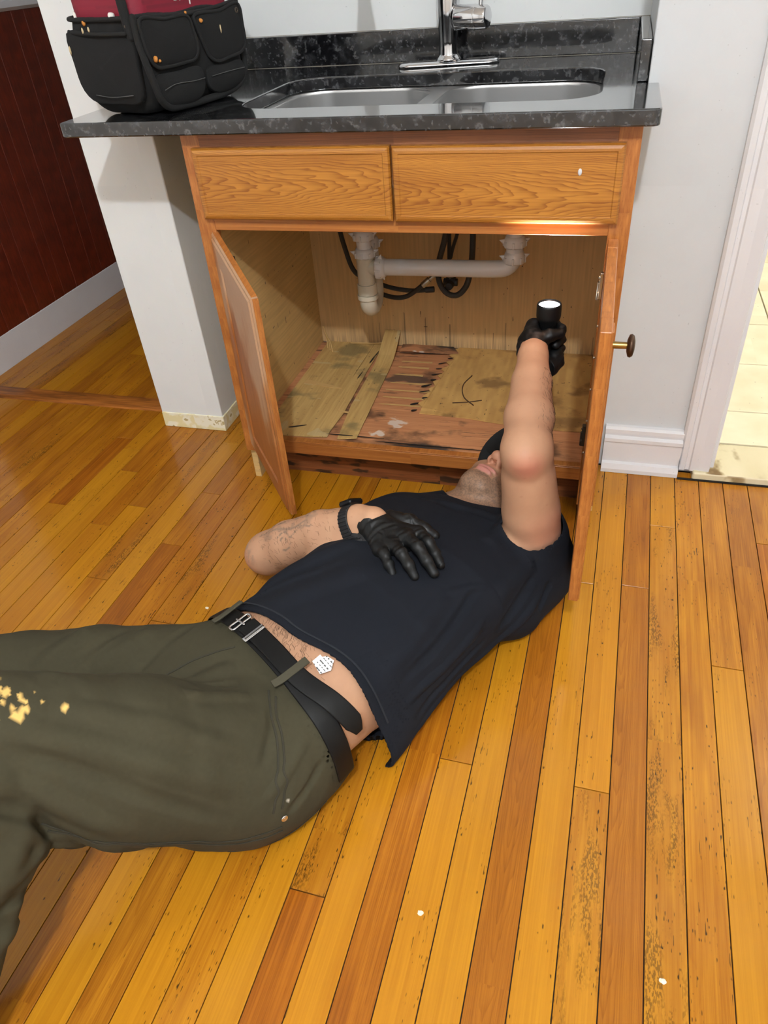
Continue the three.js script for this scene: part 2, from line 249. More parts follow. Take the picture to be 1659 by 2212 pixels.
// black mottled counter laminate
M.granite = phy(0xffffff, { map: tex(1024, 1024, (u, v, o) => {
  const a = fbm(u * 34, v * 34, 4), b = fbm(u * 90 + 7, v * 90, 3), c = noise2(u * 260, v * 260);
  mixc(o, [15, 15, 17], [64, 64, 66], sst(0.4, 0.68, a) * 0.6 + sst(0.48, 0.74, b) * 0.4);
  if (b > 0.64) mixc(o, [o[0], o[1], o[2]], [88, 88, 88], sst(0.64, 0.8, b) * 0.6);
  mulc(o, 0.85 + 0.3 * c);
}), roughness: 0.16, clearcoat: 1, clearcoatRoughness: 0.05 });
M.steel = phy(0xdcdcdc, { metalness: 1, roughness: 0.3, anisotropy: 0.5 });
M.chrome = phy(0xd6d6d8, { metalness: 1, roughness: 0.07 });
M.hinge = phy(0xb9b3a6, { metalness: 1, roughness: 0.32 });
M.hingeDark = phy(0x5a5146, { metalness: 0.8, roughness: 0.5 });
M.pvc = phy(0xd9d6d2, { roughness: 0.35, clearcoat: 0.2, clearcoatRoughness: 0.3 });
M.pvcOld = phy(0xcfc6b0, { roughness: 0.4, clearcoat: 0.15, clearcoatRoughness: 0.3 });
const braid = tex(64, 64, (u, v, o) => { const k = 0.6 + 0.4 * Math.sin((u + v) * Math.PI * 8) * Math.sin((u - v) * Math.PI * 8); o[0] = o[1] = o[2] = 255 * k; }, { srgb: false, rep: [90, 3] });
M.hose = std(0x3a3733, { roughness: 0.5, bumpMap: braid, bumpScale: 0.0006 });
M.brass = phy(0x9a7b45, { metalness: 1, roughness: 0.35 });
M.bronze = phy(0x4a3526, { metalness: 0.75, roughness: 0.42 });
M.valve = phy(0x2a2725, { roughness: 0.5 });
// tiles and saddle of the next room
M.tileMats = [0, 1, 2].map(i => phy(0xffffff, { map: tex(256, 256, (u, v, o) => { const n = fbm(u * 5 + i * 9, v * 5 + i, 5); mixc(o, [238, 229, 202], [214, 200, 164], n); if (noise2(u * 60 + i * 5, v * 60) > 0.985) mulc(o, 0.6); }), roughness: 0.35 }));
M.grout = std(0x6f675a, { roughness: 0.9 });
M.marble = phy(0xffffff, { map: tex(512, 256, (u, v, o) => { const n = fbm(u * 8, v * 4, 5); mixc(o, [224, 214, 184], [204, 190, 150], n); const d = sst(0.56, 0.75, fbm(u * 12 + 4, v * 8, 4)) * sst(0.35, 0.05, u); mixc(o, [o[0], o[1], o[2]], [112, 84, 44], d); if (noise2(u * 46 + 2, v * 20) > 0.955) mulc(o, 0.4); }), roughness: 0.4 });
M.dirt = std(0x17100a, { roughness: 0.95 });
M.glow = new THREE.MeshStandardMaterial({ color: 0xffffff, emissive: 0xfff2dd, emissiveIntensity: 4 });
M.crumb = std(0xe6dcc6, { roughness: 0.9 });
// ---------------------------------------------------------------- the room
const Z = { wall: -0.235, back: -0.71 };
const rf = rng(77);
{ // strip floor: every board its own piece, 58.6 mm wide, running slightly off square
  const floor = struct('floor', null, null, 'narrow maple strip floor under worn glossy varnish');
  const sub = box(-1.75, 2.2, -0.06, -0.0045, -2.6, 4, 0); part('subfloor', boxUV(sub), M.gap, floor);
  const P = 0.0586, X0 = 0.4785, SL = -0.02, G = 0.0017;
  const joints = [[0.081, 1.031], [0.26, 0.753], [0.456, 0.246], [0.565, 0.238], [0.628, 0.012], [0.495, 0.757], [0.735, 0.436], [0.86, 0.037],
    [-0.93, -0.143], [-0.72, 0.17], [-0.8, 0.26], [-0.86, 0.02], [-0.66, 0.45], [-0.58, 0.3], [-0.98, 0.2], [-0.52, 0.08], [-0.45, 0.55]];
  const fixed = [[0.36, 0.9, 2, 1], [0.36, 0.2, 2, 1], [0.54, 0.7, 2, 0], [0.2, 0.95, 3, 0], [0.081, 1.2, 3, 2], [0.54, 0.0, 5, 2], [0.6, 0.5, 4, 0], [0.42, 0.8, 0, 0], [0.31, 1.0, 0, 0], [0.25, 1.0, 0, 3], [0.14, 0.9, 0, 3], [0.67, 0.5, 1, 0], [0.73, 0.9, 0, 0], [0.485, 0.1, 0, 3], [0.485, 1, 4, 0], [0.6, -0.1, 0, 0], [0.74, -0.1, 5, 0], [0.8, 0, 5, 1], [-0.6, 0.7, 0, 0], [0.03, 1.2, 0, 0], [-0.03, 1.15, 1, 0], [-0.09, 1.2, 0, 3], [-0.15, 1.2, 5, 0], [-0.2, 1.2, 0, 0]];
  const kOf = (x, z) => Math.floor((x - SL * z - X0) / P);
  const geo = (w, l, u0, v0) => {            // board with eased top edges, no underside
    const h = 0.012, b = 0.0005, x = w / 2, z = l / 2, pos = [], uv = [], idx = []; let n = 0;
    const quad = (...q) => { for (const [px, py, pz] of q) { pos.push(px, py, pz); uv.push(u0 + (px + py) / 0.0625, v0 + (pz + py) / 1.25); } idx.push(n, n + 1, n + 2, n, n + 2, n + 3); n += 4; };
    const xi = x - b, zi = z - b, t = 0, m = -b;
    quad([-xi, t, zi], [xi, t, zi], [xi, t, -zi], [-xi, t, -zi]);
    quad([-x, m, z], [x, m, z], [xi, t, zi], [-xi, t, zi]); quad([x, m, z], [x, m, -z], [xi, t, -zi], [xi, t, zi]);
    quad([x, m, -z], [-x, m, -z], [-xi, t, -zi], [xi, t, -zi]); quad([-x, m, -z], [-x, m, z], [-xi, t, zi], [-xi, t, -zi]);
    quad([-x, -h, z], [x, -h, z], [x, m, z], [-x, m, z]); quad([x, -h, z], [x, -h, -z], [x, m, -z], [x, m, z]);
    quad([x, -h, -z], [-x, -h, -z], [-x, m, -z], [x, m, -z]); quad([-x, -h, -z], [-x, -h, z], [-x, m, z], [-x, m, -z]);
    const g = new THREE.BufferGeometry(); g.setAttribute('position', new THREE.Float32BufferAttribute(pos, 3)); g.setAttribute('uv', new THREE.Float32BufferAttribute(uv, 2)); g.setIndex(idx); g.computeVertexNormals(); return g.toNonIndexed();
  };
  const lay = (k, za, zb) => {
    if (zb - za < 0.02) return;
    const zm = (za + zb) / 2, x = X0 + (k + 0.5) * P + SL * zm;
    let type = [0, 0, 0, 1, 1, 4, 5, 5, 0, 0, 1, 5, 0, 3, 2][Math.floor(rf() * 15)], tone = Math.floor(rf() * 4); if (x < -0.25 && rf() < 0.5) tone = 1 + (rf() < 0.4);
    for (const [fx, fz, ft, fo] of fixed) if (kOf(fx, fz) === k && fz >= za && fz <= zb) { type = ft; tone = fo; }
    const m = part('floor_board', geo(P - G, zb - za - 0.0018, rf() * 3, rf()), floorMats[type * 4 + tone], floor);
    m.position.set(x, -0.0004 * rf(), zm); m.rotation.y = Math.atan(SL);
  };
  for (let k = -38; k <= 13; k++) {
    const xc = X0 + (k + 0.5) * P;
    const z0 = xc < -0.86 ? -0.33 : xc < -0.7 ? -0.24 : xc < -0.44 ? -0.7 : xc < 0.4 ? -0.075 : -0.232, z1 = 1.52;
    const js = joints.filter(j => kOf(...j) === k).map(j => j[1]).sort((a, b) => a - b);
    if (!js.length) { if (rf() < 0.45) js.push(xc > 0 ? 1.48 : -0.2 + 1.6 * rf()); }
    const cuts = [z0, ...js, z1]; for (let i = 0; i + 1 < cuts.length; i++) lay(k, cuts[i], cuts[i + 1]);
    if (xc < -0.86) { const c = -0.6 - 1.2 * rf(); lay(k, c, -0.37); lay(k, -2.4, c); }
  }
  const far = box(-1.75, 2.2, -0.012, 0, 1.522, 4); part('floor_field', boxUV(far, 1 / 0.0625), floorMats[0], floor).userData.kind = 'stuff';
  struct('trim_1', new THREE.BufferGeometry(), M.threshold, 'worn dark wooden threshold strip');
}
{
  const th = scene.getObjectByName('trim_1'); // extruded along x from the pier to the left wall
  const s = new THREE.Shape([[-0.386, -0.008], [-0.386, 0.003], [-0.378, 0.008], [-0.325, 0.008], [-0.313, 0.004], [-0.31, -0.008]].map(p => new THREE.Vector2(p[0], p[1])));
  const g = new THREE.ExtrudeGeometry(s, { depth: 0.8, bevelEnabled: false }); // shape x -> z, shape y -> y, depth -> x
  g.applyMatrix4(new THREE.Matrix4().set(0, 0, 1, -1.665, 0, 1, 0, 0, 1, 0, 0, 0, 0, 0, 0, 1)); g.index || 0;
  // orientation flipped by the swap: restore winding
  const p = g.attributes.position; for (let i = 0; i < p.count; i += 3) { const a = [p.getX(i), p.getY(i), p.getZ(i)], b = [p.getX(i + 1), p.getY(i + 1), p.getZ(i + 1)]; p.setXYZ(i, ...b); p.setXYZ(i + 1, ...a); }
  g.computeVertexNormals(); { const uv = new Float32Array(p.count * 2); for (let i = 0; i < p.count; i++) { uv[2 * i] = p.getZ(i) / 0.08; uv[2 * i + 1] = p.getX(i) / 0.8; } g.setAttribute('uv', new THREE.BufferAttribute(uv, 2)); } th.geometry = g;
}
const profX = (pts, x0, x1) => { // profile given as [z,y], swept along x
  const rings = [x0, x1].map(x => pts.map(([z, y]) => [x, y, z])); const g = loft(rings); return boxUV(g.toNonIndexed(), 1); };
const flat = g => { const q = g.index ? g.toNonIndexed() : g; q.computeVertexNormals(); return q; };
{ // walls, each with thickness
  const H = 2.75, w = (n, ...b) => struct(n, boxUV(box(...b), 1.4), M.wall);
  w('wall_back', -0.665, 0.462, 0, H, -0.83, Z.back);
  const pier = struct('wall_left', boxUV(box(-0.876, -0.667, 0.02, H, -2.5, Z.wall, 0.004), 1.4), M.wall, 'end of a white painted wall left of the cabinet');
  // lean of the old pier face: lower end sits a little to the right
  { const p = pier.geometry.attributes.position; for (let i = 0; i < p.count; i++) p.setX(i, p.getX(i) + (1 - p.getY(i)) * 0.016); }
  const chip = box(-0.859, -0.648, 0, 0.05, -0.36, Z.wall + 0.0035, 0.002); part('bare_plaster', boxUV(chip, 4), M.chip, pier, 'bare yellowish plaster at the foot of the wall');
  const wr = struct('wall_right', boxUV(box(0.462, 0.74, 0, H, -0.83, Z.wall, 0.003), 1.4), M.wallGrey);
  w('wall_front', -1.87, 2.32, 0, H, 4, 4.12);
  w('wall_side_left', -1.87, -1.75, 0, H, Z.wall - 0.1, 4);
  w('wall_side_right', 2.2, 2.32, 0, H, -0.45, 4);
  w('wall_passage_header', -1.87, -0.876, 2.1, H, -0.36, -0.24);
  w('wall_passage_end', -1.8, -0.8, 0, H, -2.62, -2.5);
  w('wall_doorway_header', 0.74, 1.52, 2.05, H, -0.36, Z.wall);
  w('wall_doorway_side', 1.52, 2.32, 0, H, -0.36, Z.wall);
  struct('ceiling', box(-1.9, 2.6, H, H + 0.1, -3.2, 4.12), M.ceiling);
  struct('wall_tile_left', boxUV(box(0.62, 0.74, 0, H, -3.0, -0.83), 1.4), M.wall); struct('wall_tile_right', boxUV(box(2.4, 2.5, 0, H, -3.1, -0.36), 1.4), M.wall); struct('wall_tile_back', boxUV(box(0.62, 2.5, 0, H, -3.2, -3.0), 1.4), M.wall);
}
{ // passage: dark panelling in planks above a white baseboard, pale rail on top
  const pw = struct('wall_passage', boxUV(box(-1.83, -1.686, 0, 2.75, -2.5, -0.335), 1.4), M.wall);
  let z = -0.34, i = 0; const r = rng(5);
  while (z > -2.45) { const wd = [0.1, 0.062, 0.085, 0.12, 0.07][i++ % 5]; part('wainscot_plank', boxUV(box(-1.69, -1.6705 + 0.001 * r(), 0.12, 1.08, Math.max(z - wd + 0.0016, -2.5), z, 0.0018), 5, r() * 3, r()), M.mahogany, pw); z -= wd; }
  const bp = [[0, 0], [0.017, 0], [0.017, 0.118], [0.012, 0.124], [0.012, 0.131], [0.014, 0.137], [0.009, 0.15], [0.003, 0.156], [0, 0.156]];
  const sweepZ = (pts, x, z0, z1) => flat(loft([z0, z1].map(zz => pts.map(([a, y]) => [x + a, y, zz]))));
  struct('baseboard_left', boxUV(sweepZ(bp, -1.686, -0.34, -2.5), 1.4), M.trim, 'white baseboard under the dark panelling');
  struct('trim_2', boxUV(sweepZ([[0, 1.062], [0.02, 1.062], [0.032, 1.072], [0.032, 1.09], [0.022, 1.1], [0.0, 1.18], [0, 1.18]], -1.686, -0.34, -2.5), 1.4), M.trim, 'white rail capping the dark panelling');
}
{ // right baseboard, door casing, stone saddle, tiles
  const bb = [[0, 0.001], [0.036, 0.001], [0.036, 0.012], [0.031, 0.026], [0.022, 0.029], [0.022, 0.088], [0.026, 0.09], [0.026, 0.1], [0.015, 0.104], [0.017, 0.112], [0.017, 0.122], [0.01, 0.127], [0, 0.128]];
  const g = flat(loft([0.469, 0.664].map((x, i) => bb.map(([a, y]) => [x + (i ? 0 : 0.002), y, Z.wall + a])))); struct('baseboard_right', boxUV(g, 1.4), M.trim, 'white moulded baseboard between cabinet and doorway');
  const cs = [[0.662, 0], [0.662, 0.014], [0.668, 0.02], [0.679, 0.021], [0.682, 0.017], [0.69, 0.017], [0.693, 0.021], [0.738, 0.026], [0.74, 0.022], [0.74, 0]];
  const c = flat(loft([0.018, 2.12].map(y => cs.map(([x, a]) => [x, y, Z.wall + a])).reverse())); const ct = struct('trim_3', boxUV(c, 1.4), M.trim, 'white door casing beside the tiled room');
  const jamb = box(0.74, 0.752, 0.02, 2.1, -0.83, Z.wall + 0.003, 0.002); part('jamb', boxUV(jamb, 1.4), M.trim, ct);
  struct('trim_4', boxUV(box(1.5, 1.58, 0.02, 2.12, Z.wall, Z.wall + 0.022, 0.004), 1.4), M.trim);
  const sd = struct('trim_5', boxUV(box(0.7, 1.52, -0.01, 0.022, -0.355, -0.2, 0.006), 1.6, -1.12, 0), M.marble, 'stained cream stone saddle of the doorway');
  part('dirt_line', box(0.664, 1.52, -0.004, 0.0035, -0.202, -0.195, 0.0015), M.dirt, sd);
  const tf = struct('floor_tiled', box(0.74, 2.45, -0.05, 0.011, -3.0, -0.357), M.grout, 'cream square floor tiles with grey joints');
  const r = rng(9); let zz = -0.36;
  for (const zn of [-0.54, -0.85, -1.165, -1.48, -1.795, -2.11, -2.425, -2.74]) { for (let x = 0.7; x < 2.2; x += 0.313) { const xo = x - 0.008 + (zz < -1.16 ? 0.0 : 0); const a = Math.max(0.742, xo + 0.0022), b = xo + 0.3108; if (b - a > 0.02) part('floor_tile', boxUV(box(a, b, 0.006, 0.0205 + r() * 0.0006, zn + 0.0022, zz - 0.0022, 0.0015), 2.2, r(), r()), M.tileMats[Math.floor(r() * 3)], tf); } zz = zn; }
}
{ // lamps
  const bulb = thing('ceiling_lamp', 'bare round bulb hanging under the kitchen ceiling', 'lamp', LAMP.pos);
  const rose = lathe([[0, 0.17], [0.055, 0.17], [0.06, 0.16], [0.02, 0.13], [0.02, 0.055], [0.017, 0.045], [0, 0.045]], 24); part('socket', rose, M.trim, bulb);
  part('bulb', new THREE.SphereGeometry(0.044, 24, 16), M.glow, bulb).castShadow = false;
  const l = new THREE.PointLight(new THREE.Color(...LAMP.color), LAMP.cd, 0, 2); l.castShadow = true; l.shadow.radius = LAMP.radius; bulb.add(l);
  const pan = thing('ceiling_panel', 'wide square ceiling light at the back of the kitchen', 'lamp', FILL.pos);
  const [fw, fd] = FILL.size; part('frame', box(-fw / 2 - 0.02, fw / 2 + 0.02, 0.0, 0.07, -fd / 2 - 0.02, fd / 2 + 0.02, 0.008), M.trim, pan);
  part('diffuser', box(-fw / 2, fw / 2, -0.004, 0.002, -fd / 2, fd / 2), M.glow.clone(), pan).material.emissiveIntensity = FILL.power * 0.6;
  const ra = new THREE.RectAreaLight(new THREE.Color(...FILL.color), FILL.power, fw, fd); ra.position.set(0, -0.012, 0); ra.rotation.x = -Math.PI / 2; pan.add(ra);
  const tl = thing('ceiling_lamp', 'round opal lamp under the ceiling of the tiled room', 'lamp', TILE_LAMP.pos);
  part('socket', lathe([[0, 0.3], [0.07, 0.3], [0.07, 0.28], [0.02, 0.26], [0.02, 0.06], [0, 0.06]], 24), M.trim, tl); part('bulb', new THREE.SphereGeometry(0.06, 24, 16), M.glow, tl).castShadow = false;
  const p2 = new THREE.PointLight(new THREE.Color(...TILE_LAMP.color), TILE_LAMP.cd, 0, 2); p2.castShadow = true; p2.shadow.radius = TILE_LAMP.radius; tl.add(p2);
}
// ---------------------------------------------------------------- sink cabinet
const CT = 0.906, CU = 0.878;                    // counter top and underside
{
  const c = thing('sink_cabinet', 'worn oak sink base cabinet with both doors open and a water-damaged floor', 'cabinet', [0, 0, 0]);
  const P = (n, g, m, l) => part(n, g, m, c, l);
  const stile = (x0, x1, y0, y1) => boxUV(box(x0, x1, y0, y1, -0.02, 0, 0.0015), 8, x0 * 3, 0.2);
  const rail = (x0, x1, y0, y1, m) => boxUV(box(x0, x1, y0, y1, -0.02, -0.0004, 0.0015), 1.25 / 1, 0, 0, true);
  const railUV = g => { const uv = g.attributes.uv; for (let i = 0; i < uv.count; i++) uv.setXY(i, uv.getX(i) * 6.4, uv.getY(i)); return g; };
  P('stile', stile(-0.457, -0.416, 0.1, CU - 0.001), M.oakV); P('stile', stile(0.417, 0.457, 0.03, CU - 0.001), M.oakV);
  P('top_rail', railUV(rail(-0.4165, 0.4175, 0.838, CU - 0.001)), M.oakRed, 'dark reddish top rail'); P('middle_rail', railUV(rail(-0.4165, 0.4175, 0.682, 0.72)), M.oakH); P('bottom_rail', railUV(rail(-0.4165, 0.4175, 0.104, 0.138)), M.oakH);
  P('side_panel', boxUV(box(-0.457, -0.44, 0.0, CU - 0.001, -0.61, -0.0205), 1.6), M.ply); P('side_panel', boxUV(box(0.44, 0.457, 0.0, CU - 0.001, -0.61, -0.0205), 1.6), M.ply);
  { const g = box(-0.44, 0.44, 0.141, CU - 0.001, -0.61, -0.603); const p = g.attributes.position, uv = g.attributes.uv; for (let i = 0; i < p.count; i++) uv.setXY(i, (p.getX(i) + 0.44) / 0.88, (p.getY(i) - 0.141) / 0.735); P('back_panel', g, M.plyBack); }
  P('toe_kick', (() => { const g = box(-0.44, 0.44, 0, 0.104, -0.082, -0.068); const p = g.attributes.position, uv = g.attributes.uv; for (let i = 0; i < p.count; i++) uv.setXY(i, (p.getX(i) + 0.44) / 0.5, p.getY(i) / 0.25); return g; })(), M.toeKick, 'dirty water-marked toe board');
  P('foot_block', boxUV(box(0.425, 0.449, 0, 0.05, -0.02, -0.002, 0.003), 9), M.splinter, 'raw pale wood foot block');
  // floor of the cabinet: core, with torn veneers lying on it
  const deckUV = g => { g = g.index ? g.toNonIndexed() : g; const p = g.attributes.position, uv = new Float32Array(p.count * 2); for (let i = 0; i < p.count; i++) { uv[2 * i] = (p.getX(i) + 0.42) / 0.84; uv[2 * i + 1] = (p.getZ(i) + 0.61) / 0.6; } g.setAttribute('uv', new THREE.BufferAttribute(uv, 2)); g.computeVertexNormals(); return g; };
  const dk = deckUV(box(-0.44, 0.44, 0.124, 0.139, -0.603, -0.022, 0)); { const uv = dk.attributes.uv; for (let i = 0; i < uv.count; i++) uv.setY(i, 1 - uv.getY(i)); }
  const deck = P('cabinet_floor', dk, M.deckRed, 'water-damaged plywood floor with torn veneer');
  const sheet = (pts, th, m, lift = () => 0, label, n = 'veneer') => {  // pts [x,z] outline, subdivided so that it can curl
    const s = new THREE.Shape(pts.map(p => new THREE.Vector2(p[0], -p[1])));
    const sh = new THREE.ShapeGeometry(s), pos = sh.attributes.position, idx = [...sh.index.array];
    // subdivide triangles three times
    let tri = []; for (let i = 0; i < idx.length; i += 3) tri.push([0, 1, 2].map(k => [pos.getX(idx[i + k]), -pos.getY(idx[i + k])]));
    for (let d = 0; d < 3; d++) { const nt = []; for (const [a, b, q] of tri) { const m1 = [(a[0] + b[0]) / 2, (a[1] + b[1]) / 2], m2 = [(b[0] + q[0]) / 2, (b[1] + q[1]) / 2], m3 = [(a[0] + q[0]) / 2, (a[1] + q[1]) / 2]; nt.push([a, m1, m3], [m1, b, m2], [m3, m2, q], [m1, m2, m3]); } tri = nt; }
    const v = [], put = (x, y, z) => v.push(x, y, z), yt = (x, z) => 0.1393 + lift(x, z);
    for (const t of tri) { for (const [x, z] of t) put(x, yt(x, z) + th, z); }
    for (const t of tri) for (const [x, z] of [t[0], t[2], t[1]]) put(x, yt(x, z), z);
    for (let i = 0; i < pts.length; i++) { const a = pts[i], b = pts[(i + 1) % pts.length], N = 8; for (let k = 0; k < N; k++) { const p = [lerp(a[0], b[0], k / N), lerp(a[1], b[1], k / N)], q = [lerp(a[0], b[0], (k + 1) / N), lerp(a[1], b[1], (k + 1) / N)]; const y1 = yt(...p), y2 = yt(...q); put(p[0], y1, p[1]); put(q[0], y2, q[1]); put(q[0], y2 + th, q[1]); put(p[0], y1, p[1]); put(q[0], y2 + th, q[1]); put(p[0], y1 + th, p[1]); } }
    const g = new THREE.BufferGeometry(); g.setAttribute('position', new THREE.Float32BufferAttribute(v, 3)); const dm = m.clone(); dm.side = THREE.DoubleSide; return part(n, deckUV(g), dm, deck, label);
  };
  const jag = (x0, z0, x1, z1, n, amp, r) => { const o = []; for (let i = 0; i <= n; i++) { const t = i / n; o.push([lerp(x0, x1, t) + (i % 2 ? 1 : -0.6) * amp * (0.4 + 0.6 * r()), lerp(z0, z1, t) + (r() - 0.5) * Math.abs(z1 - z0) / n * 0.5]); } return o; };
  const r = rng(41);
  sheet([[-0.419, -0.602], [-0.262, -0.602], [-0.266, -0.4], [-0.262, -0.2], [-0.272, -0.028], [-0.419, -0.024]], 0.0022, M.deckTan, (x, z) => 0.0016 * fbm(x * 20, z * 14, 2));
  sheet([[-0.2595, -0.6], [-0.228, -0.602], [-0.232, -0.42], [-0.226, -0.16], [-0.236, -0.03], [-0.269, -0.03]], 0.0022, M.deckTan, (x, z) => 0.001 + 0.004 * fbm(x * 30, z * 10 + 4, 2));
  sheet([[-0.222, -0.601], [-0.172, -0.598], [-0.163, -0.3], [-0.152, -0.036], [-0.203, -0.027], [-0.218, -0.2]], 0.0024, M.deckTan, (x, z) => 0.002 + 0.05 * Math.pow(sst(-0.4, -0.62, z), 2) + 0.003 * fbm(x * 20, z * 9, 2), 'long veneer strip curled up at the back');
  sheet([[-0.3, -0.16], [-0.236, -0.155], [-0.232, -0.03], [-0.3, -0.024]], 0.0018, M.deckTan, () => 0.0036);
  const edge = jag(0.006, -0.585, -0.03, -0.215, 17, 0.014, r);
  sheet([...edge, [-0.02, -0.19], [0.1, -0.185], [0.26, -0.16], [0.419, -0.16], [0.419, -0.602], [0.02, -0.602]], 0.003, M.deckRight, (x, z) => 0.002 * fbm(x * 14, z * 14, 2) + 0.004 * sst(0.05, -0.03, x) * noise2(z * 70, 3));
  sheet([[-0.168, -0.6], [-0.004, -0.598], [0.02, -0.556], [-0.03, -0.548], [-0.166, -0.556]], 0.003, M.deckRed, (x, z) => 0.003 + 0.003 * noise2(x * 30, 2));
  for (let i = 0; i < 7; i++) { const z = -0.5 + 0.045 * i + 0.01 * r(), l = 0.06 + 0.09 * r(); sheet([[-0.15 + 0.02 * r(), z], [-0.15 + l, z - 0.003], [-0.15 + l, z + 0.004 + 0.004 * r()], [-0.145, z + 0.003]], 0.0016, M.splinter, () => 0.0012 + 0.002 * r() * 0.2, undefined, 'splinter'); }
  sheet([[-0.395, -0.33], [-0.31, -0.305], [-0.275, -0.292], [-0.31, -0.292], [-0.4, -0.31]], 0.002, M.splinter, () => 0.004, 'pale splinter of bare wood', 'splinter');
  sheet([[-0.243, -0.168], [-0.21, -0.16], [-0.211, -0.154], [-0.244, -0.161]], 0.002, M.splinter, () => 0.006, undefined, 'splinter');
  for (let i = 0; i < 3; i++) { const a = V(-0.405 + i * 0.012, 0.142, -0.55 + 0.012 * i), b = V(-0.425 + 0.006 * i, 0.2 - 0.012 * i, -0.585 + 0.01 * i); part('splinter', tube([a, V((a.x + b.x) / 2 + 0.003, 0.17, (a.z + b.z) / 2), b], 0.0022, 8, 5), M.splinter, deck); }
  part('splinter', tube([[-0.34, 0.144, -0.592], [-0.25, 0.149, -0.59], [-0.2, 0.155, -0.592]], 0.0024, 10, 5), M.splinter, deck);
  part('edge_strip', boxUV(box(-0.419, 0.419, 0.1385, 0.1415, -0.0218, -0.0012, 0.001), 3), M.oakH, deck);
  { const dk = M.dirt, lens = (x, z, l, w, a) => { const o = []; for (let i = 0; i < 10; i++) { const t = i / 10 * Math.PI * 2, u = Math.cos(t) * l / 2, v = Math.sin(t) * w / 2 * (1 - 0.4 * Math.cos(t)); o.push([x + u * Math.cos(a) - v * Math.sin(a), z - u * Math.sin(a) - v * Math.cos(a)]); } return o; };
    const n = 11; for (let i = 0; i < n; i++) { const t = i / (n - 1); sheet(lens(lerp(0.004, -0.045, t) + 0.026 * (r() - 0.5), lerp(-0.56, -0.2, t), 0.016 + 0.034 * r() * r(), 0.003 + 0.006 * r(), 0.3 + 0.35 * r()), 0.0009, dk, () => 0.0046 + 0.001 * r() * 0, undefined, 'crack'); }
    for (const [x, z, l, w, a] of [[-0.235, -0.5, 0.09, 0.006, 1.5], [-0.245, -0.38, 0.05, 0.003, 1.5], [-0.16, -0.045, 0.16, 0.004, 0], [0.05, -0.03, 0.3, 0.004, 0], [-0.09, -0.545, 0.15, 0.004, 0.05], [-0.33, -0.07, 0.05, 0.005, 0.4]]) sheet(lens(x, z, l, w, a), 0.0009, dk, () => 0.0052, undefined, 'crack');
    const mk = pts => part('dark_mark', (() => { const g = tube(pts.map(([x, z]) => [x, 0.1445, z]), 0.0016, 24, 6); return g; })(), M.mark || (M.mark = std(0x4a2f16, { roughness: 0.9 })), deck);
    mk([[0.085, -0.42], [0.07, -0.36], [0.085, -0.29], [0.118, -0.25]]); mk([[0.06, -0.255], [0.1, -0.265], [0.135, -0.28]]); }
  // rot marks at the front lip, real dark crack between lip and floor
  // drawer fronts: slab with moulded edge
  const front = (w, h, m, u0) => {
    const rings = [[0, 0, 0], [0, 0, 0.012], [0.003, 0.003, 0.0165], [0.008, 0.008, 0.018], [0.0125, 0.0125, 0.0182], [0.0145, 0.0145, 0.0162], [0.0165, 0.0165, 0.0162]].map(([a, b, z]) => [[a, b, z], [w - a, b, z], [w - a, h - b, z], [a, h - b, z]]);
    const g = flat(loft(rings)); const p = g.attributes.position, uv = new Float32Array(p.count * 2); for (let i = 0; i < p.count; i++) { uv[2 * i] = p.getY(i) / 0.16 + 0.05; uv[2 * i + 1] = p.getX(i) / 0.5 + u0; } g.setAttribute('uv', new THREE.BufferAttribute(uv, 2)); return g;
  };
  const dA = P('drawer_front', front(0.4245, 0.141, M.drawerA, 0.05), M.drawerA); dA.position.set(-0.4305, 0.709, 0.0008);
  const dB = P('drawer_front', front(0.4335, 0.141, M.drawerB, 0.02), M.drawerB); dB.position.set(-0.0015, 0.708, 0.0008);
  const spot = new THREE.SphereGeometry(0.0055, 10, 8); spot.scale(0.7, 1.15, 0.35); spot.translate(0.357, 0.094, 0.0168); part('paint_spot', spot, M.trim, dB, 'white paint blob');
  // right door, swung out square to the front and seen on edge
  {
    const d = P('door', boxUV(box(0.4205, 0.4345, 0.128, 0.681, 0.016, 0.438, 0.002), 8, 0.3, 0), M.oakV, 'oak door standing open towards the viewer');
    part('door_stile', boxUV(box(0.4195, 0.4385, 0.127, 0.682, 0.386, 0.44, 0.0025), 8, 0.1, 0.3), M.oakV, d); part('door_stile', boxUV(box(0.4195, 0.4385, 0.127, 0.682, 0.014, 0.064, 0.0025), 8, 0.7, 0.3), M.oakV, d);
    part('door_rail', boxUV(box(0.4197, 0.4383, 0.632, 0.6815, 0.0645, 0.3855, 0.002), 8, 0.4, 0.1), M.oakV, d); part('door_rail', boxUV(box(0.4197, 0.4383, 0.1275, 0.177, 0.0645, 0.3855, 0.002), 8, 0.5, 0.2), M.oakV, d);
    part('door_edge', boxUV(box(0.4375, 0.4405, 0.1285, 0.6805, 0.4, 0.436, 0.0013), 8), M.oakV, d);
    const k = merge([cyl([0.4385, 0.648, 0.409], [0.466, 0.648, 0.409], 0.0055, 0.005, 16)]); part('knob_stem', k, M.brass, d);
    part('knob', along(lathe([[0, -0.002], [0.009, -0.002], [0.0165, 0.0005], [0.0178, 0.004], [0.0155, 0.0075], [0.008, 0.0095], [0, 0.01]], 28), [0.464, 0.648, 0.409], [1, 0.648, 0.409]), M.bronze, d, 'dark bronze round knob');
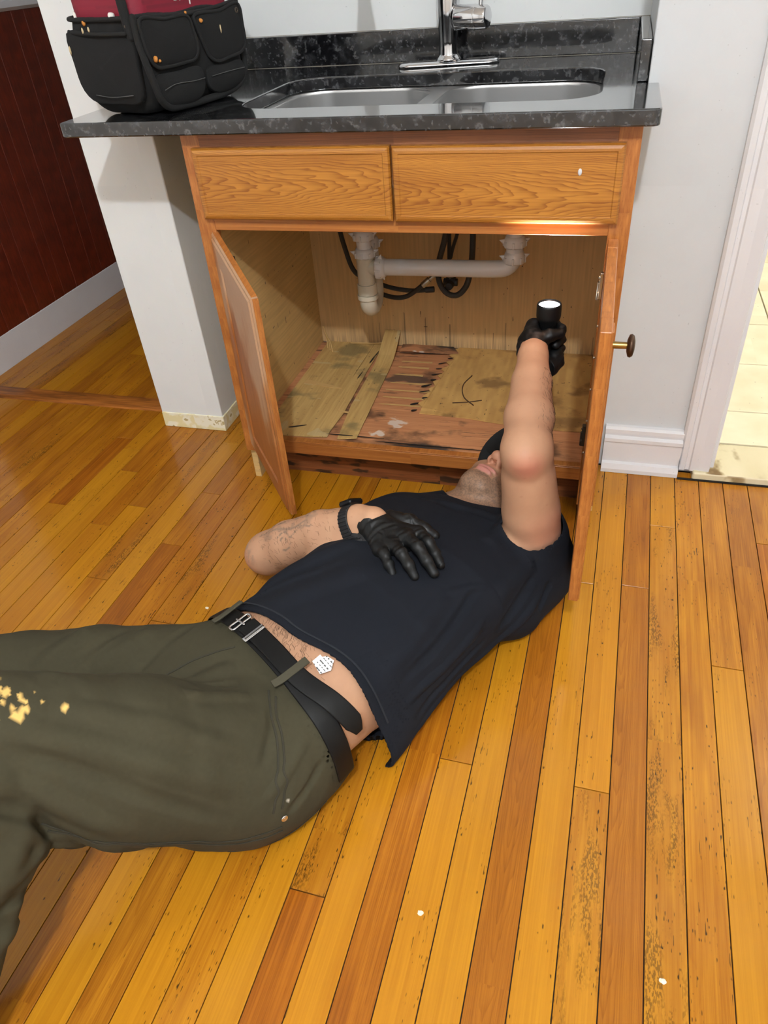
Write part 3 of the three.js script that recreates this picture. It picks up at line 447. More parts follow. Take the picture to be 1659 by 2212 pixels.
    for (const [y, m] of [[0.588, M.hinge], [0.24, M.hingeDark]]) {
      const h = merge([box(0.4125, 0.4195, y - 0.024, y + 0.03, 0.012, 0.024, 0.0015), cyl([0.4125, y - 0.028, 0.013], [0.4125, y + 0.008, 0.013], 0.0042, 0.0042, 12), box(0.411, 0.4185, y - 0.012, y + 0.012, -0.018, 0.012, 0.002)]);
      part('hinge', h, m, d, 'metal cup hinge'); for (const s of [-0.012, 0.02]) part('screw', new THREE.SphereGeometry(0.0034, 8, 6).translate(0.4125, y + s, 0.019), m, d);
    }
    for (let i = 0; i < 5; i++) part('screw', new THREE.SphereGeometry(0.0028, 8, 6).translate(0.4185, 0.52 - 0.05 * i, 0.05 + 0.04 * i), M.hinge, d);
  }
  // left door: racked and a little warped, hung at the left stile
  {
    const A = [-0.4335, 0.678, 0.004], B = [-0.2405, 0.63, 0.25], C = [-0.2386, 0.097, 0.25], D = [-0.44, 0.121, 0.004];
    const L0 = V(B[0] - A[0], 0, B[2] - A[2]), nrm = V(-L0.z, 0, L0.x).normalize().multiplyScalar(-1); // inner side normal (towards +x,-z)
    const map = (u, v, t) => { const q = [0, 1, 2].map(i => lerp(lerp(D[i], C[i], u), lerp(A[i], B[i], u), v)); return [q[0] + nrm.x * t, q[1], q[2] + nrm.z * t]; };
    const warp = g => { g = g.index ? g.toNonIndexed() : g; const p = g.attributes.position; for (let i = 0; i < p.count; i++) p.setXYZ(i, ...map(p.getX(i), p.getY(i), p.getZ(i))); g.computeVertexNormals(); return g; };
    const bx = (u0, u1, v0, v1, t0, t1, s = 8, o = 0, sw = false) => { const g = new THREE.BoxGeometry(u1 - u0, v1 - v0, t1 - t0, 1, 1, 1); g.translate((u0 + u1) / 2, (v0 + v1) / 2, (t0 + t1) / 2); const q = warp(g); const p = q.attributes.position; return boxUV(q, s, o, 0, sw); };
    const frame = (u0, u1, v0, v1, t) => [[u0, v0], [u1, v0], [u1, v1], [u0, v1]].map(([u, v]) => [u, v, t]);
    const full = (list, m, n, lab, par) => { const g = warp(flat(loft(list))); const p = g.attributes.position, uv = new Float32Array(p.count * 2); for (let i = 0; i < p.count; i++) { uv[2 * i] = (p.getZ(i)) / 0.26; uv[2 * i + 1] = (p.getY(i) - 0.1) / 0.58; } g.setAttribute('uv', new THREE.BufferAttribute(uv, 2)); return part(n, g, m, par, lab); };
    const e = 0.012, f = 0.007;
    // outer face (t=0) with stepped lip, inner face t = 0.019
    const d = full([frame(0, 1, 0, 1, 0.019), frame(0, 1, 0, 1, 0.008), frame(e, 1 - e, f, 1 - f, 0.004), frame(2.2 * e, 1 - 2.2 * e, 2.2 * f, 1 - 2.2 * f, 0.0035), frame(3 * e, 1 - 3 * e, 3 * f, 1 - 3 * f, 0.0), frame(0.17, 0.83, 0.1, 0.9, 0.0), frame(0.185, 0.815, 0.109, 0.891, 0.0035), frame(0.2, 0.8, 0.118, 0.882, 0.0035)].map(x => x).reverse(), M.doorWorn, 'door', 'worn oak door with milky varnish hanging open at the left', c);
    part('door_lip', bx(0.985, 1.006, 0.002, 0.998, 0.0075, 0.0195, 8, 0.1), M.oakV, d); part('door_lip', bx(0.005, 0.985, 0.99, 1.001, 0.0075, 0.0195, 8, 0.4), M.oakV, d);
    part('door_back', bx(0.02, 0.98, 0.02, 0.98, 0.019, 0.0205, 8, 0.6), M.oakV, d);
    for (const v of [0.12, 0.86]) { const q = map(0.02, v, 0.022); part('hinge', merge([box(q[0] - 0.006, q[0] + 0.02, q[1] - 0.02, q[1] + 0.02, q[2] - 0.016, q[2] + 0.006, 0.002)]), M.hingeDark, d); }
  }
}
{ // countertop with splash, sink, faucet
  const s = new THREE.Shape(); const pts = [[-0.714, 0.0355, 0.012], [0.483, 0.0355, 0.014], [0.483, Z.wall + 0.0015, 0], [0.4605, Z.wall + 0.0015, 0], [0.4605, -0.7085, 0], [-0.664, -0.7085, 0], [-0.6615, Z.wall + 0.0015, 0], [-0.714, Z.wall + 0.0015, 0]];
  pts.forEach(([x, z, r], i) => { const p = [x, -z]; if (!r) i ? s.lineTo(...p) : s.moveTo(...p); else { const pv = pts[(i + pts.length - 1) % pts.length], nx = pts[(i + 1) % pts.length]; const un = (a, b) => { const d = Math.hypot(a[0] - b[0], a[1] - b[1]); return [(a[0] - b[0]) / d, (a[1] - b[1]) / d]; }; const a = un(pv, pts[i]), b = un(nx, pts[i]); const q = [x + a[0] * r, -(z + a[1] * r)], w = [x + b[0] * r, -(z + b[1] * r)]; i ? s.lineTo(...q) : s.moveTo(...q); s.quadraticCurveTo(p[0], p[1], ...w); } });
  const hole = new THREE.Path(); const hr = roundRect(0.744, 0.412, 0.085, 8).map(([x, z]) => [x + 0.003, z - 0.279]); hr.forEach(([x, z], i) => i ? hole.lineTo(x, -z) : hole.moveTo(x, -z)); s.holes.push(hole);
  const g = new THREE.ExtrudeGeometry(s, { depth: CT - CU - 0.006, bevelEnabled: true, bevelThickness: 0.003, bevelSize: 0.003, bevelOffset: -0.003, bevelSegments: 3, curveSegments: 6 }); g.rotateX(-Math.PI / 2); g.translate(0, CU + 0.003, 0);
  const ct = thing('countertop', 'black mottled stone-look countertop with sink cut-out and splash', 'countertop');
  part('counter_slab', boxUV(g, 1.7), M.granite, ct);
  part('backsplash', boxUV(box(-0.664, 0.4395, CT + 0.0003, 0.979, -0.7085, -0.69, 0.003), 1.7, 0.3, 0.1), M.granite, ct);
  part('side_splash', boxUV(box(0.4398, 0.4605, CT + 0.0003, 0.979, -0.7085, -0.243, 0.003), 1.7, 0.6, 0.2), M.granite, ct);
  part('caulk_line', merge([tube([[-0.66, 0.9785, -0.7092], [0.46, 0.9785, -0.7092]], 0.0014, 2, 6), tube([[-0.66, CT + 0.0004, -0.6898], [0.438, CT + 0.0004, -0.6898]], 0.0006, 2, 6)]), M.caulk || (M.caulk = std(0x8a8478, { roughness: 0.8 })), ct);
  // undermount double bowl
  const sk = thing('kitchen_sink', 'brushed steel double bowl sink set under the counter', 'sink', [0, 0, 0]);
  const plate = new THREE.Shape(roundRect(0.79, 0.45, 0.1, 8).map(([x, z]) => new THREE.Vector2(x + 0.003, -(z - 0.279))));
  const bowls = [[-0.1865, 0.349], [0.1955, 0.345]];
  const H = 0.165;
  bowls.forEach(([cx, w]) => plate.holes.push(new THREE.Path(roundRect(w, 0.4, 0.088, 8).map(([x, z]) => new THREE.Vector2(x + cx, -(z - 0.279))))));
  const pg = new THREE.ExtrudeGeometry(plate, { depth: 0.0012, bevelEnabled: false }); pg.rotateX(-Math.PI / 2); pg.translate(0, CU - 0.0016, 0); part('rim', boxUV(pg, 1), M.steel, sk);
  bowls.forEach(([cx, w]) => {
    const ring = (dx, y, rr) => roundRect(w - dx, 0.4 - dx, rr, 8).map(([x, z]) => [x + cx, y, z - 0.279]);
    const y0 = CU - 0.0016; const m = M.steel;
    const inn = [[0, y0, 0.088], [0.004, y0 - 0.006, 0.086], [0.01, y0 - H * 0.75, 0.083], [0.02, y0 - H * 0.9, 0.08], [0.05, y0 - H * 0.98, 0.065], [0.09, y0 - H, 0.05]];
    const rings = [...inn.map(a => ring(...a)), ...inn.map(([a, y, r]) => ring(a - 0.003, y - 0.0012, r + 0.001)).reverse()];
    // inner shell with bottom, outer shell with bottom
    const a = loft(inn.map(q => ring(...q)), false, true), b = loft(inn.map(([q, y, r]) => ring(q - 0.003, y - 0.0014, r)).reverse(), true, false);
    const bw = part('bowl', merge([a.toNonIndexed(), b.toNonIndexed()]), m, sk);
    part('drain', along(lathe([[0, 0.001], [0.02, 0.001], [0.03, 0.003], [0.042, 0.003], [0.044, 0.0005], [0.044, -0.02], [0.03, -0.03], [0.03, -0.05], [0, -0.05]], 28), [cx + (cx < 0 ? -0.003 : 0.005), y0 - H + 0.001, -0.35], [cx + (cx < 0 ? -0.003 : 0.005), 1, -0.35]), M.chrome, sk);
  });
  // faucet
  const f = thing('faucet', 'chrome pull-down kitchen faucet with side lever on a long base plate', 'faucet', [-0.012, CT + 0.0006, -0.612]);
  const bp = [[0, 0, 0], [0, 0.004, 0], [0.004, 0.008, 0], [0.012, 0.0105, 0]].map(([i, y]) => roundRect(0.254 - 2 * i, 0.058 - 2 * i, 0.0285 - i, 8).map(([x, z]) => [x, y, z])); const bg = loft(bp); bg.rotateY(0.16); part('base_plate', bg, M.chrome, f);
  part('body', lathe([[0, 0.009], [0.031, 0.009], [0.031, 0.014], [0.026, 0.019], [0.0235, 0.024], [0.0225, 0.05], [0.0255, 0.1], [0.0285, 0.13], [0.0285, 0.215], [0.0265, 0.225], [0.02, 0.228], [0, 0.228]], 40), M.chrome, f);
  const hub = [0.02, 0.098, 0.012], hd = [0.098, 0.098, 0.03];
  part('handle_hub', along(lathe([[0, 0], [0.02, 0], [0.0265, 0.006], [0.0265, 0.052], [0.0255, 0.0535], [0.0255, 0.056], [0.026, 0.057], [0.0245, 0.08], [0.021, 0.085], [0, 0.085]], 36), hub, hd), M.chrome, f);
  part('lever', tube([[0.083, 0.112, 0.026], [0.085, 0.17, 0.022], [0.09, 0.27, 0.012]], 0.0052, 16, 12), M.chrome, f);
  const ang = 0.98, dx = -Math.cos(ang) * 1.2, dz = Math.sin(ang); // spout swung to the left front
  const neck = []; for (let i = 0; i <= 14; i++) { const t = i / 14 * Math.PI; const rr = 0.115; const a = rr - rr * Math.cos(t); neck.push([a * -0.735, 0.33 + rr * Math.sin(t) * 1.0, a * 0.678]); }
  part('spout', tube([[0, 0.22, 0], [0, 0.28, 0], ...neck, [-0.169, 0.3, 0.156]], 0.0135, 60, 16), M.chrome, f);
  part('spray_head', along(lathe([[0, 0], [0.014, 0], [0.0155, 0.02], [0.017, 0.05], [0.0225, 0.088], [0.0235, 0.1], [0.021, 0.104], [0, 0.104]], 30), [-0.169, 0.302, 0.156], [-0.169, 0, 0.156]), M.chrome, f);
}
{ // waste plumbing: tee, pipe across, elbow, trap
  const w = thing('drain_pipe', 'white plastic sink drain with a long horizontal pipe joining both bowls', 'pipe');
  const zc = -0.352, xl = -0.191, xr = 0.201, yb = CU - 0.165;
  const nut = (c, y, h, r, m = M.pvc) => { const list = [lathe([[r * 0.62, 0], [r * 0.94, 0], [r, h * 0.12], [r, h * 0.5], [r * 0.9, h * 0.72], [r * 0.8, h], [r * 0.62, h]], 28)]; for (let i = 0; i < 8; i++) { const b = new RoundedBoxGeometry(r * 0.16, h * 0.55, r * 0.2, 1, 0.0008); b.translate(r * 0.98, h * 0.32, 0); b.rotateY(i * Math.PI / 4); list.push(b); } for (const a of [0.25, 3.4]) { const g = new THREE.ConeGeometry(r * 0.26, r * 0.5, 8); g.scale(1, 1, 0.55); g.rotateZ(-Math.PI / 2 + 0.35); g.translate(r * 1.16, h * 0.6, 0); g.rotateY(a); list.push(g); } const g = merge(list); g.translate(c[0], y, c[1]); return g; };
  part('tailpiece', cyl([xl, 0.5, zc], [xl, yb - 0.03, zc], 0.0195, 0.0195, 28), M.pvc, w); part('tailpiece', cyl([xr, 0.5, zc], [xr, yb - 0.03, zc], 0.0195, 0.0195, 28), M.pvc, w);
  part('slip_nut', nut([xl, zc], 0.553, 0.026, 0.0275), M.pvc, w); part('slip_nut', nut([xl, zc], 0.508, 0.024, 0.0275), M.pvc, w); part('slip_nut', nut([xr, zc], 0.543, 0.026, 0.028), M.pvc, w); part('slip_nut', nut([xr, zc], 0.503, 0.028, 0.0275), M.pvc, w);
  part('tee', merge([cyl([xl, 0.435, zc], [xl, 0.522, zc], 0.0235, 0.0235, 28), cyl([xl, 0.481, zc], [xl + 0.046, 0.481, zc], 0.021, 0.021, 24)]), M.pvcOld, w);
  { const n = nut([0, 0], 0, 0.026, 0.0285); n.rotateZ(-Math.PI / 2); n.translate(xl + 0.03, 0.481, zc); part('slip_nut', n, M.pvc, w); }
  const pts = [[xl + 0.03, 0.482, zc], [0.05, 0.484, zc], [xr - 0.05, 0.485, zc]]; for (let i = 0; i <= 8; i++) { const a = i / 8 * Math.PI / 2; pts.push([xr - 0.036 + 0.036 * Math.sin(a), 0.486 + 0.036 - 0.036 * Math.cos(a), zc]); } pts.push([xr, 0.54, zc]);
  part('cross_pipe', tube(pts, 0.0212, 80, 24, false, false), M.pvc, w);
  part('slip_nut', merge([cyl([xl, 0.408, zc], [xl, 0.437, zc], 0.0268, 0.0268, 28), cyl([xl, 0.395, zc], [xl, 0.4075, zc], 0.0285, 0.0285, 28)]), M.pvcOld, w);
  const jb = []; for (let i = 0; i <= 12; i++) { const a = i / 12 * Math.PI; jb.push([xl - 0.004 * i / 12, 0.392 - 0.036 * Math.sin(a), zc - 0.042 + 0.042 * Math.cos(a)]); }
  part('trap_bend', tube([[xl, 0.4, zc], ...jb, [xl - 0.006, 0.45, zc - 0.084]], 0.0235, 50, 22), M.pvcOld, w);
  part('trap_arm', tube([[xl - 0.006, 0.44, zc - 0.084], [xl - 0.01, 0.5, zc - 0.086], [xl - 0.02, 0.54, zc - 0.1], [xl - 0.05, 0.555, zc - 0.16], [xl - 0.085, 0.562, -0.602]], 0.021, 40, 20), M.pvc, w);
  part('slip_nut', nut([xl - 0.012, zc - 0.088], 0.505, 0.026, 0.028), M.pvc, w);
}
{ // hoses and stop valve
  const H = (pts, label, r = 0.0066) => { const h = thing('supply_hose', label, 'hose'); part('hose', tube(pts, r, 90, 10), M.hose, h); return h; };
  const z = -0.5, top = 0.7;
  const a = H([[0.012, top, z - 0.03], [-0.004, 0.52, z], [-0.022, 0.445, z + 0.01], [-0.02, 0.395, z + 0.015], [0.002, 0.366, z + 0.02], [0.03, 0.361, z + 0.02], [0.055, 0.385, z + 0.015], [0.068, 0.44, z + 0.01], [0.071, 0.5, z], [0.066, top, z - 0.02]], 'dark braided hose hanging in a round loop behind the white pipe', 0.0082);
  const b = H([[-0.3, top, z + 0.04], [-0.292, 0.56, z + 0.045], [-0.278, 0.495, z + 0.05], [-0.255, 0.43, z + 0.05], [-0.21, 0.392, z + 0.02], [-0.16, 0.372, z + 0.01], [-0.1, 0.364, z + 0.005], [-0.06, 0.364, z - 0.005]], 'dark braided hose running flat from behind the drain tee to the loop');
  const c = H([[-0.24, 0.392, z + 0.03], [-0.2, 0.366, z + 0.03], [-0.15, 0.352, z + 0.03], [-0.115, 0.356, z + 0.03], [-0.085, 0.374, z + 0.025], [-0.058, 0.396, z + 0.02]], 'dark braided hose rising to a metal nut left of the loop');
  part('hose_nut', merge([cyl([-0.068, 0.387, z + 0.023], [-0.048, 0.404, z + 0.019], 0.0095, 0.0095, 6), cyl([-0.05, 0.402, z + 0.019], [-0.034, 0.415, z + 0.016], 0.006, 0.006, 12)]), M.hinge, c);
  part('ferrule', cyl([-0.066, 0.364, z - 0.004], [-0.04, 0.366, z - 0.006], 0.0085, 0.0085, 14), M.valve, b);
  const d = H([[0.004, top, z - 0.03], [0.003, 0.54, z - 0.02], [0.002, 0.43, z - 0.018]], 'dark straight hose dropping onto the stop valve', 0.0058);
  const e = H([[0.045, top, z - 0.05], [0.026, 0.53, z - 0.034], [0.01, 0.475, z - 0.028], [0.004, 0.45, z - 0.03]], 'dark hose slanting down to join the straight hose', 0.005);
  const v = thing('stop_valve', 'small dark shut-off valve with a metal nut under the sink', 'valve', [0.005, 0.385, z - 0.02]);
  part('body', merge([new THREE.SphereGeometry(0.017, 16, 12).scale(1.1, 0.9, 0.9), cyl([0, 0, 0], [0, 0, -0.09], 0.009, 0.009, 12), cyl([-0.02, -0.002, 0], [0.02, -0.002, 0], 0.011, 0.011, 12)]), M.valve, v);
  part('nut', merge([cyl([0, 0.012, 0], [0, 0.03, 0], 0.0105, 0.0105, 6), cyl([0, 0.03, 0], [0, 0.05, 0], 0.004, 0.004, 12)]), M.hinge, v);
  part('handle', cyl([0, -0.004, 0.012], [0, -0.004, 0.032], 0.013, 0.011, 14), M.valve, v);
}
{ // ---------------------------------------------------------------- tool bag on the counter
  const K = [-0.5, CT + 0.001, 0.0], E1 = [0.26, -0.966], NN = [0.966, 0.26], LA = 0.31, LB = 0.2;
  const W = (a, y, b) => [K[0] + a * E1[0] + b * NN[0], K[1] + y, K[2] + a * E1[1] + b * NN[1]];
  const loc = (x, y, z) => { const dx = x - K[0], dz = z - K[2]; return [dx * E1[0] + dz * E1[1], y - K[1], dx * NN[0] + dz * NN[1]]; };
  const canvasTex = tex(128, 128, (u, v, o) => { const k = 128 + 60 * Math.sin(u * Math.PI * 64) * Math.sin(v * Math.PI * 64) + 60 * (hash2(Math.floor(u * 128), Math.floor(v * 128)) - 0.5); o[0] = o[1] = o[2] = k; }, { srgb: false });
  const black = std(0xffffff, { vertexColors: true, roughness: 0.95 }), red = std(0xffffff, { roughness: 0.6, map: null });
  const trim = std(0x0a0a0a, { roughness: 0.9, bumpMap: canvasTex, bumpScale: 0.0004 }), flapM = std(0x080808, { roughness: 0.95, bumpMap: canvasTex, bumpScale: 0.0004 });
  const dust = (x, y, z, o) => { const n = fbm(x * 40, z * 40 + y * 40, 4), k = 0.003 + 0.004 * sst(0.5, 0.8, n); o[0] = k * 1.04; o[1] = k; o[2] = k * 0.96; if (noise3(x * 190, y * 190, z * 190) > 0.985) { o[0] = 0.06; o[1] = 0.045; o[2] = 0.03; } };
  const rbox = (a, y, b, ca, cb, ha, hb, y0, y1, r) => { const qa = Math.abs(a - ca) - ha + r, qb = Math.abs(b - cb) - hb + r, qy = Math.abs(y - (y0 + y1) / 2) - (y1 - y0) / 2 + r; return Math.hypot(Math.max(qa, 0), Math.max(qb, 0), Math.max(qy, 0)) + Math.min(Math.max(qa, qb, qy), 0) - r; };
  const wrinkle = (a, y, b) => 0.0025 * Math.sin(a * 90 + 8 * fbm(a * 12, y * 12, 2)) * sst(0.5, 0.7, fbm(a * 11 + b * 14, y * 9 + 3, 2)) + 0.003 * (fbm(a * 22 + b * 20, y * 22, 3) - 0.5);
  const outer = (x, y, z) => { const [a, h, b] = loc(x, y, z); const bulge = 0.012 * Math.sin(clamp(h / 0.18) * Math.PI) * (1 - 0.4 * Math.abs(a / LA - 0.5)); let d = rbox(a, h, b, LA / 2, -LB / 2, LA / 2 + 0.004, LB / 2 - 0.004, 0, 0.26, 0.05) - bulge; d = smax(d, h - (0.172 + 0.003 * Math.sin(a * 40)), 0.004); return d + wrinkle(a, h, b); };
  const bag = thing('tool_bag', 'worn black canvas tool bag with a red band, standing on the left of the counter', 'bag');
  part('body', sdfMesh(outer, [-0.78, CT - 0.002, -0.42], [-0.36, CT + 0.19, 0.06], 0.0045, { color: dust, skip: 2 }), black, bag);
  // red inner band with white lettering
  const ring = (y, g, r) => roundRect(LA - 2 * g, LB - 2 * g, r, 6).map(([p, q]) => W(LA / 2 + p, y, -LB / 2 + q));
  const bandTex = (() => { const c = document.createElement('canvas'); c.width = 1024; c.height = 256; const x = c.getContext('2d'); x.fillStyle = '#7d1128'; x.fillRect(0, 0, 1024, 256); const r = rng(3); for (let i = 0; i < 500; i++) { x.fillStyle = r() < 0.5 ? 'rgba(60,6,18,0.18)' : 'rgba(160,40,60,0.12)'; x.fillRect(r() * 1024, r() * 256, 4 + r() * 50, 2 + r() * 4); } const t = new THREE.CanvasTexture(c); t.colorSpace = THREE.SRGBColorSpace; t.wrapS = t.wrapT = THREE.RepeatWrapping; t.anisotropy = 8; return t; })();
  red.map = bandTex; red.color.setRGB(1, 1, 1);
  part('red_band', loft([ring(0.12, 0.008, 0.04), ring(0.2, 0.006, 0.04), ring(0.262, 0.006, 0.04), ring(0.262, 0.012, 0.036), ring(0.16, 0.014, 0.036)], false, true), red, bag, 'red upper band');
  // white script on the band, only its lower strokes come into view
  { const g = []; const s = (pts, w = 0.0016) => g.push(tube(pts.map(([a, y]) => W(a, y, -0.0055)), w, 14, 5)); s([[0.125, 0.212], [0.118, 0.2], [0.124, 0.189], [0.134, 0.19]]); s([[0.14, 0.2], [0.14, 0.188]]); s([[0.15, 0.2], [0.156, 0.189], [0.16, 0.2], [0.16, 0.188]]); s([[0.17, 0.212], [0.168, 0.18]]); s([[0.168, 0.198], [0.178, 0.196], [0.176, 0.188], [0.168, 0.188]]); s([[0.186, 0.2], [0.186, 0.188]]); s([[0.196, 0.198], [0.192, 0.19], [0.2, 0.188]]); s([[0.206, 0.21], [0.206, 0.188], [0.212, 0.188]]); s([[0.22, 0.2], [0.216, 0.192], [0.224, 0.189]]); part('lettering', merge(g), std(0xcfc8c4, { roughness: 0.7 }), bag, 'white script lettering'); }
  const pipe = (pts, r = 0.005, seg = 50) => tube(pts.map(p => W(...p)), r, seg, 8);
  // rim piping of the outer layer, corner strap, bottom piping
  part('rim_piping', pipe([[0.03, 0.173, -0.2], [0.004, 0.172, -0.188], [-0.007, 0.171, -0.16], [-0.009, 0.17, -0.1], [-0.006, 0.17, -0.02], [0.012, 0.171, 0.004], [0.08, 0.166, 0.008], [0.17, 0.165, 0.009], [0.25, 0.17, 0.006], [0.3, 0.174, -0.004]], 0.0042, 80), trim, bag);
  part('corner_piping', pipe([[-0.004, 0.17, 0.001], [-0.006, 0.13, 0.004], [-0.002, 0.09, 0.009], [0.004, 0.055, 0.012], [0.012, 0.03, 0.012], [0.035, 0.013, 0.008], [0.08, 0.0085, 0.005], [0.16, 0.0085, 0.004], [0.23, 0.012, 0.004], [0.275, 0.024, 0.004], [0.3, 0.048, 0.001], [0.306, 0.1, -0.002], [0.303, 0.165, -0.004]], 0.0072, 120), trim, bag);
  const band = (pts, w, t) => { const r = pts.map(([a, y, b, wx, wb]) => [[-0.5, 0], [0.5, 0], [0.5, 1], [-0.5, 1]].map(([s, o]) => W(a + s * w * wx + (wb ? o * -t : 0), y, b + s * w * (wb || 0) + (wb ? 0 : o * t)))); return loft(r); };
  part('strap', tube([W(-0.006, 0.14, -0.012), W(-0.009, 0.18, -0.014), W(-0.008, 0.23, -0.015), W(0.01, 0.3, -0.02), W(0.08, 0.36, -0.08), W(0.15, 0.37, -0.1), W(0.23, 0.36, -0.08), W(0.3, 0.3, -0.02), W(0.312, 0.22, -0.012), W(0.312, 0.16, -0.01)], 0.0095, 90, 10), trim, bag, 'black carrying strap');
  // pads and flaps lying on a face; outline given on the face, puffed in the middle
  const pad = (out, face, th, puff, n0 = 14) => { // out: outline [p,y]
    const c = out.reduce((s, q) => [s[0] + q[0] / out.length, s[1] + q[1] / out.length], [0, 0]); const at = (p, y, o) => face === 'main' ? W(p, y, 0.006 + o) : W(-0.006 - o, y, -p);
    const rings = []; const put = (k, o) => rings.push(out.map(([p, y]) => at(lerp(c[0], p, k), lerp(c[1], y, k), o))); put(1, -0.006); put(1, th * 0.6); put(0.97, th); for (const k of [0.8, 0.6, 0.4, 0.2, 0.06]) put(k, th + puff * (1 - k * k)); return loft(rings, true, true).toNonIndexed(); };
  const smooth = (pts, n = 44) => { const c = new THREE.CatmullRomCurve3(pts.map(p => V(p[0], p[1], 0)), true, 'centripetal'); return c.getSpacedPoints(n).slice(0, n).map(p => [p.x, p.y]); };
  const f1 = smooth([[-0.0, 0.166], [0.066, 0.162], [0.132, 0.16], [0.142, 0.135], [0.146, 0.105], [0.134, 0.088], [0.098, 0.084], [0.05, 0.083], [0.02, 0.086], [0.004, 0.105], [-0.002, 0.14]]), f2 = smooth([[0.15, 0.158], [0.23, 0.162], [0.296, 0.168], [0.301, 0.13], [0.3, 0.095], [0.285, 0.083], [0.24, 0.077], [0.2, 0.074], [0.178, 0.085], [0.163, 0.115], [0.154, 0.142]]);
  for (const f of [f1, f2]) { const m = part('pocket_flap', pad(f, 'main', 0.008, 0.006), flapM, bag); const e = f.concat([f[0]]).map(([p, y]) => W(p, y, 0.0135)); part('binding', tube(e.slice(0, -1), 0.0036, 90, 7, true), trim, m); }
  part('pocket', pad(smooth([[0.012, 0.066], [0.08, 0.072], [0.15, 0.068], [0.15, 0.03], [0.12, 0.012], [0.06, 0.012], [0.02, 0.022]]), 'main', 0.005, 0.012), black.clone(), bag).material.vertexColors = false;
  part('pocket', pad(smooth([[0.165, 0.062], [0.23, 0.066], [0.285, 0.064], [0.288, 0.036], [0.25, 0.018], [0.19, 0.016], [0.166, 0.03]]), 'main', 0.005, 0.01), flapM, bag);
  bag.children.filter(c => c.name === 'pocket').forEach(c => { c.material = flapM; });
  part('pocket', pad(smooth([[0.012, 0.142], [0.1, 0.146], [0.19, 0.15], [0.192, 0.1], [0.185, 0.05], [0.16, 0.028], [0.08, 0.024], [0.02, 0.03], [0.01, 0.08]]), 'left', 0.006, 0.01), flapM, bag);
  part('binding', pipe([[-0.017, 0.146, -0.015], [-0.019, 0.147, -0.1], [-0.012, 0.15, -0.165], [0.0, 0.151, -0.192]], 0.0036), trim, bag);
  const stitch = std(0x4a4a48, { roughness: 0.9 }); part('stitching', merge([pipe([[0.02, 0.046, 0.0215], [0.05, 0.052, 0.023], [0.11, 0.05, 0.023], [0.145, 0.05, 0.019]], 0.0008), pipe([[0.17, 0.05, 0.018], [0.22, 0.052, 0.021], [0.28, 0.052, 0.018]], 0.0008), pipe([[-0.02, 0.042, -0.03], [-0.021, 0.038, -0.09], [-0.018, 0.041, -0.14]], 0.0008)]), stitch, bag);
  // paint smears and rivets
  const blob = (a, y, b, s, m) => { const g = new THREE.SphereGeometry(1, 9, 7); const p = g.attributes.position; for (let i = 0; i < p.count; i++) { const k = 0.75 + 0.5 * noise3(p.getX(i) * 2 + a * 99, p.getY(i) * 2, p.getZ(i) * 2 + y * 99); p.setXYZ(i, p.getX(i) * k * s[0], p.getY(i) * k * s[1], p.getZ(i) * k * s[0]); } g.translate(...W(a, y, b)); part('paint_smear', g, m, bag); };
  const or = std(0xc07c32, { roughness: 0.7 }), cr = std(0xc9b58c, { roughness: 0.8 }), wh = std(0xdedad2, { roughness: 0.8 });
  blob(0.016, 0.1, 0.018, [0.0045, 0.006], or); blob(0.026, 0.096, 0.018, [0.003, 0.003], or); blob(-0.01, 0.166, -0.13, [0.004, 0.007], or); blob(0.13, 0.167, 0.012, [0.003, 0.003], or); blob(0.22, 0.13, 0.019, [0.0022, 0.009], cr); blob(-0.02, 0.155, -0.11, [0.002, 0.005], cr); blob(-0.02, 0.153, -0.128, [0.002, 0.006], cr); blob(0.165, 0.15, 0.018, [0.004, 0.004], or); blob(-0.006, 0.176, -0.155, [0.003, 0.01], wh); blob(-0.004, 0.175, -0.055, [0.007, 0.006], wh); blob(-0.016, 0.12, -0.185, [0.002, 0.008], cr);
  for (const [a, y, b] of [[0.285, 0.158, 0.016], [0.004, 0.158, 0.006], [-0.012, 0.158, -0.012]]) part('rivet', (() => { const g = new THREE.TorusGeometry(0.004, 0.0016, 8, 16); g.applyQuaternion(new THREE.Quaternion().setFromUnitVectors(V(0, 0, 1), V(NN[0], 0, NN[1]))); g.translate(...W(a, y, b)); return g; })(), M.hingeDark, bag);
}
// ---------------------------------------------------------------- the person lying on his back, head at the cabinet
const SPINE = [ // x, z, centre height, half width, half height
  [0.195, 0.150, 0.095, 0.07, 0.06], [0.185, 0.205, 0.086, 0.165, 0.07], [0.168, 0.288, 0.1, 0.205, 0.096], [0.116, 0.435, 0.116, 0.200, 0.118],
  [0.05, 0.57, 0.119, 0.188, 0.121], [-0.022, 0.68, 0.114, 0.172, 0.114], [-0.08, 0.772, 0.108, 0.176, 0.107], [-0.135, 0.842, 0.104, 0.182, 0.103], [-0.185, 0.9, 0.1, 0.16, 0.09]];
const spineS = [0]; for (let i = 1; i < SPINE.length; i++) spineS.push(spineS[i - 1] + Math.hypot(SPINE[i][0] - SPINE[i - 1][0], SPINE[i][1] - SPINE[i - 1][1]));
const spineDir = SPINE.map((_, i) => { const a = SPINE[Math.max(0, i - 1)], b = SPINE[Math.min(SPINE.length - 1, i + 1)], l = Math.hypot(b[0] - a[0], b[1] - a[1]); return [(b[0] - a[0]) / l, (b[1] - a[1]) / l]; });
const tq = { s: 0, w: 0, h: 0, e: 0, a: 0, b: 0 };
